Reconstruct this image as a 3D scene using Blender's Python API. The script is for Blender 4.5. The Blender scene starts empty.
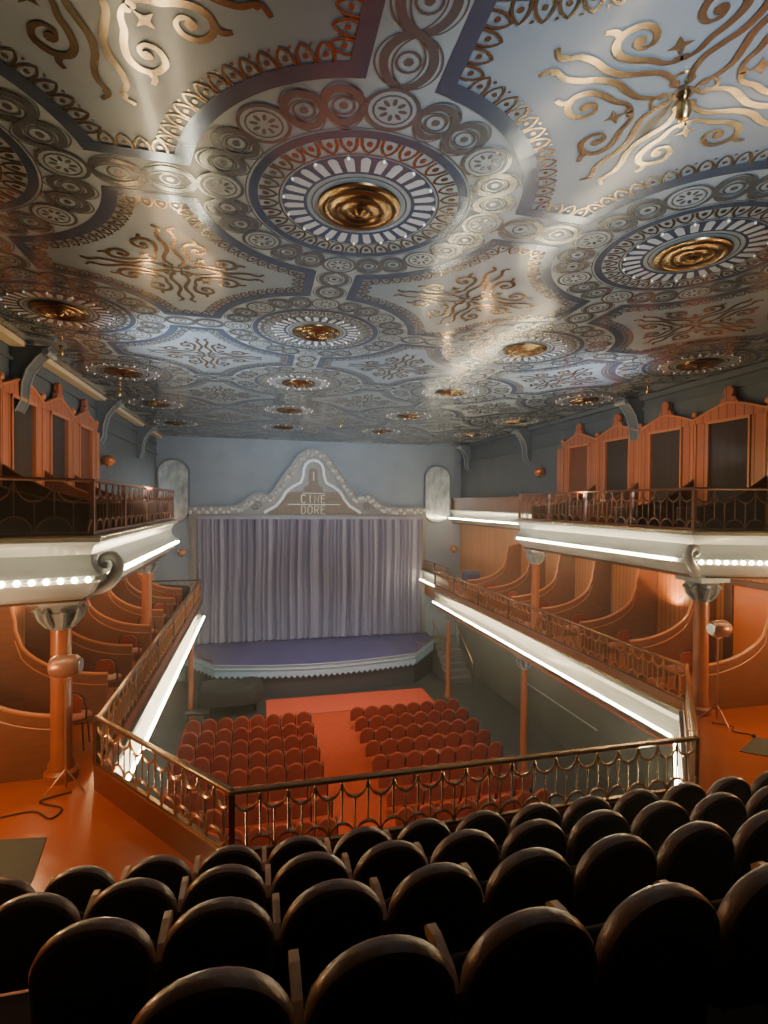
import bpy, math, random
from mathutils import Vector, Matrix
random.seed(7)
PI = math.pi
col = bpy.context.scene.collection

# ------------------------------------------------------------------ materials
def nt(name):
    m = bpy.data.materials.new(name); m.use_nodes = True
    t = m.node_tree; b = t.nodes['Principled BSDF']
    return m, t, b

def mat(name, c, rough=.5, metal=0., coat=0., c2=None, scale=6., bump=0., bscale=20., stretch=(1, 1, 1), emit=None, spec=None):
    m, t, b = nt(name)
    b.inputs['Base Color'].default_value = (*c, 1)
    b.inputs['Roughness'].default_value = rough
    b.inputs['Metallic'].default_value = metal
    b.inputs['Coat Weight'].default_value = coat
    b.inputs['Coat Roughness'].default_value = .12
    if spec is not None: b.inputs['Specular IOR Level'].default_value = spec
    if emit:
        b.inputs['Emission Color'].default_value = (*emit[0], 1); b.inputs['Emission Strength'].default_value = emit[1]
    tc = t.nodes.new('ShaderNodeTexCoord'); mp = t.nodes.new('ShaderNodeMapping')
    mp.inputs['Scale'].default_value = stretch; t.links.new(tc.outputs['Object'], mp.inputs['Vector'])
    if c2:
        n = t.nodes.new('ShaderNodeTexNoise'); n.inputs['Scale'].default_value = scale; n.inputs['Detail'].default_value = 4
        t.links.new(mp.outputs[0], n.inputs['Vector'])
        r = t.nodes.new('ShaderNodeMapRange'); r.inputs[1].default_value = .3; r.inputs[2].default_value = .7
        t.links.new(n.outputs[0], r.inputs[0])
        x = t.nodes.new('ShaderNodeMix'); x.data_type = 'RGBA'
        x.inputs[6].default_value = (*c, 1); x.inputs[7].default_value = (*c2, 1)
        t.links.new(r.outputs[0], x.inputs[0]); t.links.new(x.outputs[2], b.inputs['Base Color'])
    if bump:
        n = t.nodes.new('ShaderNodeTexNoise'); n.inputs['Scale'].default_value = bscale; n.inputs['Detail'].default_value = 3
        t.links.new(mp.outputs[0], n.inputs['Vector'])
        bp = t.nodes.new('ShaderNodeBump'); bp.inputs['Strength'].default_value = bump; bp.inputs['Distance'].default_value = .02
        t.links.new(n.outputs[0], bp.inputs['Height']); t.links.new(bp.outputs[0], b.inputs['Normal'])
    return m

def wood(name, c, c2, pitch=.14, rough=.35, axes='XY'):
    """vertical tongue-and-groove boards: the groove runs along z, boards are counted along x+y"""
    m, t, b = nt(name)
    tc = t.nodes.new('ShaderNodeTexCoord'); sx = t.nodes.new('ShaderNodeSeparateXYZ')
    g = t.nodes.new('ShaderNodeNewGeometry'); t.links.new(g.outputs['Position'], sx.inputs[0])
    ad = t.nodes.new('ShaderNodeMath'); ad.operation = 'ADD'
    t.links.new(sx.outputs[0], ad.inputs[0]); t.links.new(sx.outputs[1], ad.inputs[1])
    dv = t.nodes.new('ShaderNodeMath'); dv.operation = 'DIVIDE'; dv.inputs[1].default_value = pitch
    t.links.new(ad.outputs[0], dv.inputs[0])
    fr = t.nodes.new('ShaderNodeMath'); fr.operation = 'FRACT'; t.links.new(dv.outputs[0], fr.inputs[0])
    gt = t.nodes.new('ShaderNodeMath'); gt.operation = 'GREATER_THAN'; gt.inputs[1].default_value = .1
    t.links.new(fr.outputs[0], gt.inputs[0])
    fl = t.nodes.new('ShaderNodeMath'); fl.operation = 'FLOOR'; t.links.new(dv.outputs[0], fl.inputs[0])
    wn = t.nodes.new('ShaderNodeTexWhiteNoise'); wn.noise_dimensions = '1D'; t.links.new(fl.outputs[0], wn.inputs['W'])
    mp = t.nodes.new('ShaderNodeMapping'); mp.inputs['Scale'].default_value = (14, 14, 1.2)
    t.links.new(g.outputs['Position'], mp.inputs[0])
    n = t.nodes.new('ShaderNodeTexNoise'); n.inputs['Scale'].default_value = 1.; n.inputs['Detail'].default_value = 5
    t.links.new(mp.outputs[0], n.inputs['Vector'])
    av = t.nodes.new('ShaderNodeMath'); av.operation = 'MULTIPLY_ADD'; av.inputs[1].default_value = .5
    t.links.new(wn.outputs[0], av.inputs[0]); 
    hf = t.nodes.new('ShaderNodeMath'); hf.operation = 'MULTIPLY'; hf.inputs[1].default_value = .7
    t.links.new(n.outputs[0], hf.inputs[0]); t.links.new(hf.outputs[0], av.inputs[2])
    x = t.nodes.new('ShaderNodeMix'); x.data_type = 'RGBA'
    x.inputs[6].default_value = (*c, 1); x.inputs[7].default_value = (*c2, 1); t.links.new(av.outputs[0], x.inputs[0])
    y = t.nodes.new('ShaderNodeMix'); y.data_type = 'RGBA'
    y.inputs[6].default_value = (c[0]*.25, c[1]*.25, c[2]*.25, 1)
    t.links.new(x.outputs[2], y.inputs[7]); t.links.new(gt.outputs[0], y.inputs[0])
    t.links.new(y.outputs[2], b.inputs['Base Color'])
    b.inputs['Roughness'].default_value = rough; b.inputs['Coat Weight'].default_value = .2
    return m

M = {}
def setup_materials():
    cr = .17
    M['ceil'] = mat('ceiling_paint', (.185, .25, .315), .3, 0, .4, (.155, .215, .28), 1.2, bump=.22, bscale=2.0)
    M['cblue'] = mat('ceiling_blue_border', (.125, .175, .29), .14, .65, .3, (.15, .20, .28), 3, bump=.22, bscale=2.0)
    M['ccream'] = mat('ceiling_ground', (.27, .34, .385), .3, 0, .4, (.23, .295, .34), 3, bump=.22, bscale=2.0)
    M['cgold'] = mat('ceiling_gold_leaf', (.38, .30, .20), .13, .85, 0, (.31, .235, .15), 5, bump=.22, bscale=2.0)
    M['cslate'] = mat('ceiling_slate_strand', (.26, .285, .30), .14, .7, 0, (.22, .245, .26), 4, bump=.22, bscale=2.0)
    M['cpale'] = mat('ceiling_pale_fluting', (.45, .50, .56), cr, 0, .35)
    M['wall'] = mat('blue_grey_wall_paint', (.20, .25, .30), .55, c2=(.17, .215, .265), scale=1.5)
    M['walldk'] = mat('dark_blue_wall_paint', (.10, .135, .165), .55, c2=(.075, .105, .13), scale=1.2)
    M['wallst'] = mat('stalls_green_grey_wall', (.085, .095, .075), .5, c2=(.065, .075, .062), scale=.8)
    M['cornice'] = mat('pale_grey_enamel', (.27, .30, .325), .35, 0, .2, (.235, .265, .29), 2)
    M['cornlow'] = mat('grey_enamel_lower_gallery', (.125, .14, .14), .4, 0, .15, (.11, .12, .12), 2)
    M['cornpale'] = mat('cream_painted_ledge', (.62, .55, .38), .45)
    M['plaster'] = mat('silver_white_plaster', (.66, .68, .67), .4, .1, 0, (.40, .42, .42), 14.)
    M['plaster2'] = mat('grey_moulding', (.19, .185, .17), .4, .1, 0, (.145, .145, .14), 8)
    M['plbase'] = mat('band_ground', (.25, .26, .255), .5)
    M['sign'] = mat('olive_brown_sign', (.17, .135, .09), .5, c2=(.14, .11, .075), scale=6)
    M['letter'] = mat('pale_letter_paint', (.62, .60, .54), .4, .2)
    M['curtain'] = mat('lilac_grey_satin', (.24, .24, .32), .42, 0, 0, (.16, .16, .225), 2, stretch=(1, 1, .1))
    M['stage'] = mat('blue_purple_stage_floor', (.06, .055, .14), .45, c2=(.09, .085, .19), scale=1.5)
    M['fascia'] = mat('pale_blue_fascia', (.30, .42, .50), .45, c2=(.24, .36, .44), scale=5)
    M['stagefront'] = mat('dark_grey_stage_front', (.04, .05, .052), .6)
    M['carpet'] = mat('bright_red_carpet', (.62, .085, .035), .9, c2=(.52, .07, .03), scale=8)
    M['aisle'] = mat('orange_red_aisle_carpet', (.46, .05, .006), .85, c2=(.38, .04, .006), scale=6)
    M['flst'] = mat('stalls_floor', (.05, .055, .045), .5, c2=(.04, .04, .035), scale=1)
    M['flor'] = mat('orange_varnished_floor', (.42, .085, .014), .28, 0, .5, (.34, .06, .011), 1.5, bump=.35, bscale=3.)
    M['tier'] = mat('dark_tier_carpet', (.03, .014, .01), .9)
    M['mat'] = mat('grey_rubber_mat', (.07, .075, .06), .7)
    M['wood'] = wood('orange_board_panelling', (.31, .115, .042), (.48, .20, .075))
    M['wood2'] = wood('rust_wooden_facade', (.33, .105, .05), (.44, .155, .075), .2)
    M['woodp'] = mat('varnished_partition_wood', (.215, .08, .042), .35, 0, .3, (.165, .06, .032), 3, stretch=(1, 1, 6))
    M['wtrim'] = mat('light_wood_trim', (.50, .20, .085), .3, 0, .4)
    M['wdark'] = mat('dark_brown_wood', (.10, .028, .012), .35, 0, .3, (.07, .02, .01), 4)
    M['column'] = mat('orange_painted_iron', (.38, .105, .032), .35, 0, .3, (.32, .085, .027), 3)
    M['capital'] = mat('blue_grey_plaster_capital', (.20, .26, .31), .35, .1, 0, (.28, .33, .37), 9)
    M['rail'] = mat('polished_bronze_rail', (.40, .24, .12), .25, .9, 0, (.30, .17, .08), 10)
    M['bal'] = mat('bronze_baluster', (.62, .42, .23), .25, .9)
    M['bald'] = mat('dull_wooden_baluster', (.30, .115, .04), .35, .3)
    M['baldk'] = mat('dark_wooden_baluster', (.16, .06, .025), .4, .1)
    M['curb'] = mat('brown_kerb_board', (.19, .045, .016), .4, 0, .2)
    M['bronze'] = mat('aged_bronze', (.26, .20, .11), .26, 1., 0, (.22, .15, .07), 5)
    M['bulb'] = mat('small_lit_bulb', (.9, .88, .8), .3, emit=((1, .93, .8), .2))
    M['led'] = mat('warm_white_light_tube', (1, .9, .7), .3, emit=((1, .78, .46), 48))
    M['ledb'] = mat('warm_white_bulb_glass', (1, .9, .7), .3, emit=((1, .76, .42), 38))
    M['mirror'] = mat('mirror_glass_painted_reflection', (.80, .86, .85), .15, .45, c2=(.28, .37, .40), scale=2.6, bump=.2, bscale=3, stretch=(1.6, 1, .8))  # pale and dark noise paints the hall's reflection into the colour
    M['seatrim'] = mat('brown_leather_rim', (.22, .115, .07), .34, 0, .3, (.13, .065, .038), 7, bump=.2, bscale=40)
    M['seatpan'] = mat('near_black_brown_back_panel', (.010, .005, .004), .75, spec=.15)
    M['seatarm'] = mat('worn_wooden_armrest', (.58, .34, .16), .35, 0, .3, (.30, .155, .07), 8)
    M['seatleg'] = mat('dark_iron_seat_stand', (.03, .022, .02), .5, .4)
    M['red'] = mat('rust_red_velvet', (.30, .034, .006), .45, c2=(.21, .023, .004), scale=5)
    M['red'].node_tree.nodes['Principled BSDF'].inputs['Sheen Weight'].default_value = .3
    M['redrim'] = mat('red_piping', (.36, .05, .015), .35)
    M['door'] = mat('dark_door_curtain', (.022, .018, .02), .8, c2=(.035, .028, .03), scale=3, stretch=(6, 6, .3))
    M['doorb'] = mat('closed_brown_door', (.15, .045, .022), .5)
    M['dooro'] = mat('bright_orange_door', (.62, .17, .035), .4, 0, .2)
    M['black'] = mat('black_cover_cloth', (.014, .016, .014), .7, c2=(.022, .025, .022), scale=3)
    M['brass'] = mat('brass_rail', (.85, .62, .28), .25, 1.)
    M['copper'] = mat('copper_shade', (.55, .20, .08), .35, .5)
    M['blue'] = mat('blue_cushion', (.03, .045, .14), .8)
    M['paper'] = mat('cream_notice_paper', (.62, .55, .36), .7)
    M['pink'] = mat('dusty_pink_lamp_body', (.36, .17, .115), .35, .4)
    M['glass'] = mat('lamp_lens', (.5, .48, .45), .15, .5)
    M['cable'] = mat('dark_cable', (.03, .02, .018), .6)
    M['steps'] = mat('grey_steps', (.10, .11, .10), .6)
setup_materials()

# ------------------------------------------------------------------ mesh helpers
class MB:
    def __init__(s): s.v = []; s.f = []; s.m = []
    def add(s, vs, fs, mi=0):
        o = len(s.v); s.v += [tuple(p) for p in vs]; s.f += [tuple(i+o for i in f) for f in fs]; s.m += [mi]*len(fs); return s
    def box(s, x0, x1, y0, y1, z0, z1, mi=0):
        vs = [(x0,y0,z0),(x1,y0,z0),(x1,y1,z0),(x0,y1,z0),(x0,y0,z1),(x1,y0,z1),(x1,y1,z1),(x0,y1,z1)]
        return s.add(vs, [(0,3,2,1),(4,5,6,7),(0,1,5,4),(1,2,6,5),(2,3,7,6),(3,0,4,7)], mi)
    def tube(s, pts, r, n=8, mi=0, caps=True):
        P = [Vector(p) for p in pts]; R = r if isinstance(r, (list, tuple)) else [r]*len(P)
        o = len(s.v); u = None
        for i, p in enumerate(P):
            t = (P[min(i+1, len(P)-1)]-P[max(i-1, 0)]).normalized()
            if u is None: u = t.orthogonal().normalized()
            u = (u - t*u.dot(t)).normalized(); w = t.cross(u)
            for k in range(n):
                a = 2*PI*k/n; s.v.append(tuple(p+(u*math.cos(a)+w*math.sin(a))*R[i]))
        for i in range(len(P)-1):
            for k in range(n):
                a = o+i*n+k; b = o+i*n+(k+1) % n; s.f.append((a, b, b+n, a+n)); s.m.append(mi)
        if caps:
            s.f.append(tuple(o+k for k in reversed(range(n)))); s.m.append(mi)
            s.f.append(tuple(o+(len(P)-1)*n+k for k in range(n))); s.m.append(mi)
        return s
    def lathe(s, prof, c=(0, 0, 0), n=24, mi=0):
        o = len(s.v)
        for r, z in prof:
            for k in range(n):
                a = 2*PI*k/n; s.v.append((c[0]+r*math.cos(a), c[1]+r*math.sin(a), c[2]+z))
        for i in range(len(prof)-1):
            for k in range(n):
                a = o+i*n+k; b = o+i*n+(k+1) % n; s.f.append((a, b, b+n, a+n)); s.m.append(mi)
        s.f.append(tuple(o+k for k in reversed(range(n)))); s.m.append(mi)
        s.f.append(tuple(o+(len(prof)-1)*n+k for k in range(n))); s.m.append(mi)
        return s
    def prism(s, poly, to3, d0, d1, mi=0):
        """poly: 2D outline; to3(a,b,d) gives the point at depth d"""
        n = len(poly); o = len(s.v)
        for d in (d0, d1): s.v += [tuple(to3(a, b, d)) for a, b in poly]
        s.f.append(tuple(o+i for i in range(n))); s.f.append(tuple(o+n+i for i in reversed(range(n)))); s.m += [mi, mi]
        for i in range(n):
            j = (i+1) % n; s.f.append((o+i, o+n+i, o+n+j, o+j)); s.m.append(mi)
        return s
    def strip(s, top, bot, to3, d0, d1, mi=0):
        """solid band between two matching 2D lines (convex quads, safe for concave outlines)"""
        n = len(top); o = len(s.v)
        for d in (d0, d1):
            s.v += [tuple(to3(a, b, d)) for a, b in top]; s.v += [tuple(to3(a, b, d)) for a, b in bot]
        for i in range(n-1):
            s.f += [(o+i, o+i+1, o+n+i+1, o+n+i), (o+2*n+i, o+3*n+i, o+3*n+i+1, o+2*n+i+1),
                    (o+i, o+2*n+i, o+2*n+i+1, o+i+1), (o+n+i, o+n+i+1, o+3*n+i+1, o+3*n+i)]
            s.m += [mi]*4
        for i in (0, n-1): s.f.append((o+i, o+n+i, o+3*n+i, o+2*n+i)); s.m.append(mi)
        return s
    def sphere(s, c, r, n=10, m=6, mi=0, sc=(1, 1, 1)):
        prof = []
        o = len(s.v)
        for i in range(1, m):
            th = PI*i/m
            for k in range(n):
                a = 2*PI*k/n
                s.v.append((c[0]+r*sc[0]*math.sin(th)*math.cos(a), c[1]+r*sc[1]*math.sin(th)*math.sin(a), c[2]-r*sc[2]*math.cos(th)))
        b = len(s.v); s.v += [(c[0], c[1], c[2]-r*sc[2]), (c[0], c[1], c[2]+r*sc[2])]
        for i in range(m-2):
            for k in range(n):
                a = o+i*n+k; d = o+i*n+(k+1) % n; s.f.append((a, d, d+n, a+n)); s.m.append(mi)
        for k in range(n):
            s.f.append((b, o+(k+1) % n, o+k)); s.f.append((b+1, o+(m-2)*n+k, o+(m-2)*n+(k+1) % n)); s.m += [mi, mi]
        return s
    def build(s, name, mats, parent=None, smooth=False, recalc=True):
        if not isinstance(mats, (list, tuple)): mats = [mats]
        off = Vector(parent.get('_w', (0, 0, 0))) if parent is not None else Vector((0, 0, 0))
        me = bpy.data.meshes.new(name)
        me.from_pydata([(p[0]-off.x, p[1]-off.y, p[2]-off.z) for p in s.v], [], s.f)
        for k in mats: me.materials.append(k)
        me.polygons.foreach_set('material_index', s.m)
        if smooth: me.polygons.foreach_set('use_smooth', [True]*len(me.polygons))
        me.update()
        if recalc:
            import bmesh
            bm = bmesh.new(); bm.from_mesh(me); bmesh.ops.recalc_face_normals(bm, faces=bm.faces[:]); bm.to_mesh(me); bm.free()
        if smooth: me.set_sharp_from_angle(angle=math.radians(40))
        o = bpy.data.objects.new(name, me); col.objects.link(o)
        if parent is not None:
            o.parent = parent
            if '_w' in parent: o['_w'] = list(parent['_w'])
        return o

def tag(o, label=None, cat=None, group=None, kind=None):
    if label: o['label'] = label
    if cat: o['category'] = cat
    if group: o['group'] = group
    if kind: o['kind'] = kind
    return o
def thing(name, label, cat, loc=(0, 0, 0), group=None):
    o = bpy.data.objects.new(name, None); col.objects.link(o); o.location = loc; o['_w'] = list(loc)
    o.empty_display_size = .2
    return tag(o, label, cat, group)
def struct(o): o['kind'] = 'structure'; return o
def dup(root, loc, label=None, rz=None):
    r = root.copy(); col.objects.link(r); r.location = loc
    if rz is not None: r.rotation_euler = (0, 0, rz)
    if label: r['label'] = label
    for ch in root.children:
        c = ch.copy(); col.objects.link(c); c.parent = r
        for g in ch.children:
            d = g.copy(); col.objects.link(d); d.parent = c
    return r
ORD = ['first', 'second', 'third', 'fourth', 'fifth', 'sixth', 'seventh', 'eighth', 'ninth', 'tenth', 'eleventh', 'twelfth', 'thirteenth', 'fourteenth', 'fifteenth', 'sixteenth']

XC = 2.55
XL, XR = -4.2, 9.6            # outer walls
YW = 24.0                     # proscenium wall
ZC = 2.8                      # ceiling
ZG = -3.58                    # lower gallery floor
ZU = -.5                      # upper gallery floor
ZS = -7.75                    # stalls floor
DL, DR = -1.93, 7.07          # gallery edges

# ------------------------------------------------------------------ ceiling
S = 3.75; CX0, CY0 = .92, 4.91
def catmull(P, n=6):
    out = []
    Q = [P[0]]+list(P)+[P[-1]]
    for i in range(1, len(Q)-2):
        p0, p1, p2, p3 = Q[i-1], Q[i], Q[i+1], Q[i+2]
        for k in range(n):
            t = k/n
            out.append(tuple(.5*((2*p1[j])+(-p0[j]+p2[j])*t+(2*p0[j]-5*p1[j]+4*p2[j]-p3[j])*t*t+(-p0[j]+3*p1[j]-3*p2[j]+p3[j])*t**3) for j in (0, 1)))
    out.append(tuple(P[-1])); return out

class Pat:
    """flat painted ornament: quads in (x, y, layer)"""
    def __init__(s): s.v = []; s.f = []; s.m = []; s.k = 0
    def quadstrip(s, A, B, mi, L, close=False):
        s.k += 1; L = L+.05*(s.k % 17)
        o = len(s.v); n = len(A)
        s.v += [(x, y, L) for x, y in A]+[(x, y, L) for x, y in B]
        for i in range(n if close else n-1):
            j = (i+1) % n; s.f.append((o+i, o+j, o+n+j, o+n+i)); s.m.append(mi)
    def ring(s, r0, r1, mi, L, n=72, c=(0, 0), a0=0, a1=2*PI):
        full = abs(a1-a0-2*PI) < 1e-6; k = n if full else n+1
        an = [a0+(a1-a0)*i/n for i in range(k)]
        s.quadstrip([(c[0]+r0*math.cos(a), c[1]+r0*math.sin(a)) for a in an], [(c[0]+r1*math.cos(a), c[1]+r1*math.sin(a)) for a in an], mi, L, full)
    def disc(s, c, r, mi, L, n=10, sx=1, rot=0):
        o = len(s.v)
        for i in range(n):
            a = 2*PI*i/n; x = r*sx*math.cos(a); y = r*math.sin(a)
            s.v.append((c[0]+x*math.cos(rot)-y*math.sin(rot), c[1]+x*math.sin(rot)+y*math.cos(rot), L))
        s.f.append(tuple(range(o, o+n))); s.m.append(mi)
    def ribbon(s, P, w, mi, L, mapf=None):
        A = []; B = []; n = len(P)
        for i, p in enumerate(P):
            a = P[max(i-1, 0)]; b = P[min(i+1, n-1)]; dx, dy = b[0]-a[0], b[1]-a[1]; l = math.hypot(dx, dy) or 1
            ww = (w(i/(n-1)) if callable(w) else w)/2
            A.append((p[0]-dy/l*ww, p[1]+dx/l*ww)); B.append((p[0]+dy/l*ww, p[1]-dx/l*ww))
        if mapf: A = [mapf(*q) for q in A]; B = [mapf(*q) for q in B]
        s.quadstrip(A, B, mi, L)

def guilloche(p, mapf, s0, length, loops):
    step = length/loops
    for sg in (1, -1):
        P = []
        n = 16*loops
        for i in range(n+1):
            t = i/n; a = t*loops*PI; v = math.sin(a)
            P.append((s0+t*length, sg*.160*(1 if v >= 0 else -1)*abs(v)**.55))
        p.ribbon(P, .058, 4, 4+(sg > 0), mapf)
        for d in (.058, -.058):
            p.ribbon([(x, y+d) for x, y in P], .011, 4, 4+(sg > 0), mapf)
    for k in range(loops):
        c = mapf(s0+(k+.5)*step, 0)
        p.ring(.070, .088, 4, 4, 14, c)
        p.disc(c, .034, 4, 4, 6)

def med_template():
    p = Pat()
    p.ring(.30, 1.54, 2, 1, 72)
    q = math.radians(10.2)
    for k in range(4):
        p.ring(1.49, 1.62, 1, 3, 20, a0=k*PI/2+q, a1=(k+1)*PI/2-q)
    # axis bands to the half-way line
    for k in range(4):
        R = lambda x, y, k=k: [(x, y), (-y, x), (-x, -y), (y, -x)][k]
        p.quadstrip([R(1.40, -.26), R(S/2, -.26)], [R(1.40, .26), R(S/2, .26)], 2, 2)
        for sg in (1, -1):
            p.quadstrip([R(1.47, sg*.24), R(S/2, sg*.24)], [R(1.50, sg*.36), R(S/2, sg*.36)], 1, 4)
        guilloche(p, R, 1.455, S/2-1.455, 1)
        # egg edging on the outside of the border
        n = 13
        for i in range(n):
            a = k*PI/2+math.radians(18)+math.radians(54)*i/(n-1)
            ca, sa = math.cos(a), math.sin(a)
            mp = lambda u, v, ca=ca, sa=sa: ((1.62+v)*ca-u*sa, (1.62+v)*sa+u*ca)
            P = [(-.050, 0), (-.054, .045), (-.044, .09), (-.022, .125), (0, .145), (.022, .125), (.044, .09), (.054, .045), (.050, 0)]
            p.ribbon(P, .019, 3, 3, mp)
            p.disc(mp(0, .055), .021, 3, 3, 6)
            if i < n-1: 
                p.disc(mp(.062, .135), .013, 3, 3, 5)
        for sg in (1, -1):
            for dx in (.065, .195):
                mp = lambda u, v, R=R, sg=sg, dx=dx: R(S/2-dx+u, sg*(.36+v))
                p.ribbon(P, .019, 3, 3, mp)
                p.disc(mp(0, .055), .021, 3, 3, 6)
    for k in range(8):
        a = k*PI/4; c = (1.25*math.cos(a), 1.25*math.sin(a))
        p.ring(.175, .205, 4, 6, 20, c); p.ring(.0, .17, 2, 5, 16, c) if False else None
        p.disc(c, .175, 2, 5, 16)
        p.ring(.13, .145, 4, 6, 16, c)
        for j in range(8):
            b = j*PI/4; p.disc((c[0]+.075*math.cos(b), c[1]+.075*math.sin(b)), .018, 4, 6, 6, 2.0, b)
        mp = lambda s_, n_, a=a: ((1.25+n_)*math.cos(a+s_/1.25), (1.25+n_)*math.sin(a+s_/1.25))
        arc = 1.25*PI/4
        guilloche(p, mp, .20, arc-.40, 2)
    p.ring(.93, 1.01, 1, 3, 72)
    p.ring(1.03, 1.04, 4, 3, 72)
    for k in range(34):
        a = 2*PI*k/34; ca, sa = math.cos(a), math.sin(a)
        mp = lambda u, v, ca=ca, sa=sa: ((.92-v)*ca-u*sa, (.92-v)*sa+u*ca)
        p.ribbon([(-.066, 0), (-.06, .075), (-.035, .13), (0, .16), (.035, .13), (.06, .075), (.066, 0)], .024, 3, 3, mp)
        p.disc(mp(0, .06), .026, 3, 3, 6, 1.4, a)
    p.ring(.735, .748, 3, 3, 72)
    p.ring(.49, .715, 1, 3, 72)
    for k in range(30):
        a = 2*PI*k/30; h = .6*PI/30
        p.ring(.52, .665, 5, 4, 2, a0=a-h, a1=a+h)
        p.disc((.665*math.cos(a), .665*math.sin(a)), .665*math.sin(h), 5, 4.95, 8)
    p.ring(.435, .448, 4, 3, 48)
    return p

def arab_template():
    p = Pat()
    taper = lambda t: .047*(.55+.6*math.sin(PI*min(1, t*1.15))**.7 if t < .87 else .75)
    for k in range(4):
        for sg in (1, -1):
            R = lambda x, y, k=k, sg=sg: [(x, y*sg), (-y*sg, x), (-x, -y*sg), (y*sg, -x)][k]
            def rb(P, w): p.ribbon([R(*q) for q in catmull(P)], w, 3, 3)
            rb([(.10, .035), (.18, .09), (.30, .115), (.42, .08), (.54, .04), (.68, .045), (.80, .085), (.92, .095), (1.02, .05), (1.06, .06), (1.11, .12)], taper)
            p.disc(R(.13, .06), .035, 3, 3.9, 8); p.disc(R(1.02, .06), .03, 3, 3.9, 8)
            rb([(.26, .225), (.34, .19), (.44, .19), (.54, .165), (.66, .165), (.745, .23), (.745, .33), (.66, .405), (.56, .385), (.52, .31), (.565, .255), (.63, .27)], taper)
            p.disc(R(.615, .295), .042, 3, 3.9, 8)
            rb([(.75, .28), (.81, .31), (.87, .29)], lambda t: .055*(1-.35*t))
            p.disc(R(.27, .24), .032, 3, 3.9, 8)
        a = PI/4+k*PI/2
        c = (.47*math.cos(a), .47*math.sin(a))
        o = len(p.v); n = 8
        for i in range(n):
            r = .085 if i % 2 == 0 else .032
            b = a+2*PI*i/n; p.v.append((c[0]+r*math.cos(b), c[1]+r*math.sin(b), 3))
        p.f.append(tuple(range(o, o+n))); p.m.append(3)
        p.ring(.055, .08, 3, 3, 12, (.15*math.cos(a), .15*math.sin(a)))
    p.ring(.05, .075, 3, 3, 14)
    p.v = [(x*.92, y*.92, L) for x, y, L in p.v]
    return p

def build_ceiling():
    mb = MB()
    mb.box(XL-.3, XR+.3, -3.5, YW+.2, ZC, ZC+.15, 0)
    def stamp(p, cx, cy):
        o = len(mb.v); keep = []
        for i, f in enumerate(p.f):
            x = sum(p.v[k][0] for k in f)/len(f)+cx; y = sum(p.v[k][1] for k in f)/len(f)+cy
            if XL+.03 < x < XR-.03 and .2 < y < YW-.03: keep.append(i)
        mb.v += [(x+cx, y+cy, ZC-.0022*L) for x, y, L in p.v]
        for i in keep:
            f = p.f[i]; mb.f.append(tuple(k+o for k in f)); mb.m.append(p.m[i])
    A = med_template(); B = arab_template()
    for i in range(-1, 6):
        for j in range(-1, 3): stamp(A, CX0+j*S, CY0+i*S)
    for i in range(-1, 5):
        for j in range(-1, 2): stamp(B, CX0+(j+.5)*S, CY0+(i+.5)*S)
    o = mb.build('ceiling', [M['ceil'], M['cblue'], M['ccream'], M['cgold'], M['cslate'], M['cpale']], recalc=False)
    struct(o)
build_ceiling()

# bronze plates with their ring of small bulbs
def plates():
    t = thing('ceiling_medallion', 'x', 'ceiling plate', (0, 0, 0), 'bronze plates in the painted ceiling rosettes')
    b = MB()
    prof = [(.0001, -.095), (.03, -.09), (.045, -.075), (.06, -.06), (.085, -.058), (.10, -.07), (.12, -.07), (.14, -.052), (.19, -.048), (.205, -.062), (.225, -.062), (.245, -.045), (.30, -.04), (.315, -.052), (.335, -.052), (.35, -.038), (.385, -.032), (.39, -.018)]
    b.lathe(prof, n=40); b.build('plate', M['bronze'], t, True)
    for k in range(15):
        a = 2*PI*(k+.5)/15
        s = MB(); s.sphere((0, 0, 0), .013, 8, 5); 
        if k == 0: first = s.build('bulb', M['bulb'], t); o = first
        else: o = first.copy(); col.objects.link(o); o.parent = t
        o.location = (.70*math.cos(a), .70*math.sin(a) , -.018)
    rows = ['nearest row', 'second row', 'third row', 'fourth row', 'fifth row', 'farthest row']
    cols = ['far left', 'left of centre', 'right of centre', 'far right']
    first = True
    for i in range(0, 6):
        for j in range(-1, 3):
            x, y = CX0+j*S, CY0+i*S
            if y > YW-.5: continue
            if x/y > 1.35: continue
            if j == -1 and i == 0: continue
            lab = 'round bronze ceiling plate, %s column, %s' % (cols[j+1], rows[i])
            if first: t.location = (x, y, ZC); t['label'] = lab; first = False
            else: dup(t, (x, y, ZC), lab)
    # pendants at field centres
    d = thing('ceiling_sprinkler', 'x', 'sprinkler', (0, 0, 0), 'small brass fittings between the ceiling rosettes')
    m = MB(); m.lathe([(.035, 0), (.035, -.03), (.02, -.05)], n=14); m.build('mount', M['bronze'], d, True)
    m = MB(); m.lathe([(.02, -.05), (.045, -.09), (.05, -.14), (.03, -.18), (.001, -.19)], n=14); m.build('body', M['brass'], d, True)
    sp = [(2.79, 3.03, 'dark brass fitting hanging amid the gold scrolls at upper right of the ceiling'),
          (2.79, 18.03, 'tiny brass fitting glinting above the screen pediment'),
          (4.5, 19.6, 'tiny brass fitting just right of and beyond the one above the pediment'),
          (8.9, 10.6, 'brass fitting near the right ceiling edge above the orange facade'),
          (-3.45, 10.6, 'brass fitting beside the pale ledge at left, nearest of that side'),
          (-3.35, 14.3, 'brass fitting beside the pale ledge at left, farther one')]
    for i, (x, y, l) in enumerate(sp):
        if i == 0: d.location = (x, y, ZC-.008); d['label'] = l
        else: dup(d, (x, y, ZC-.008), l)
plates()

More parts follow.
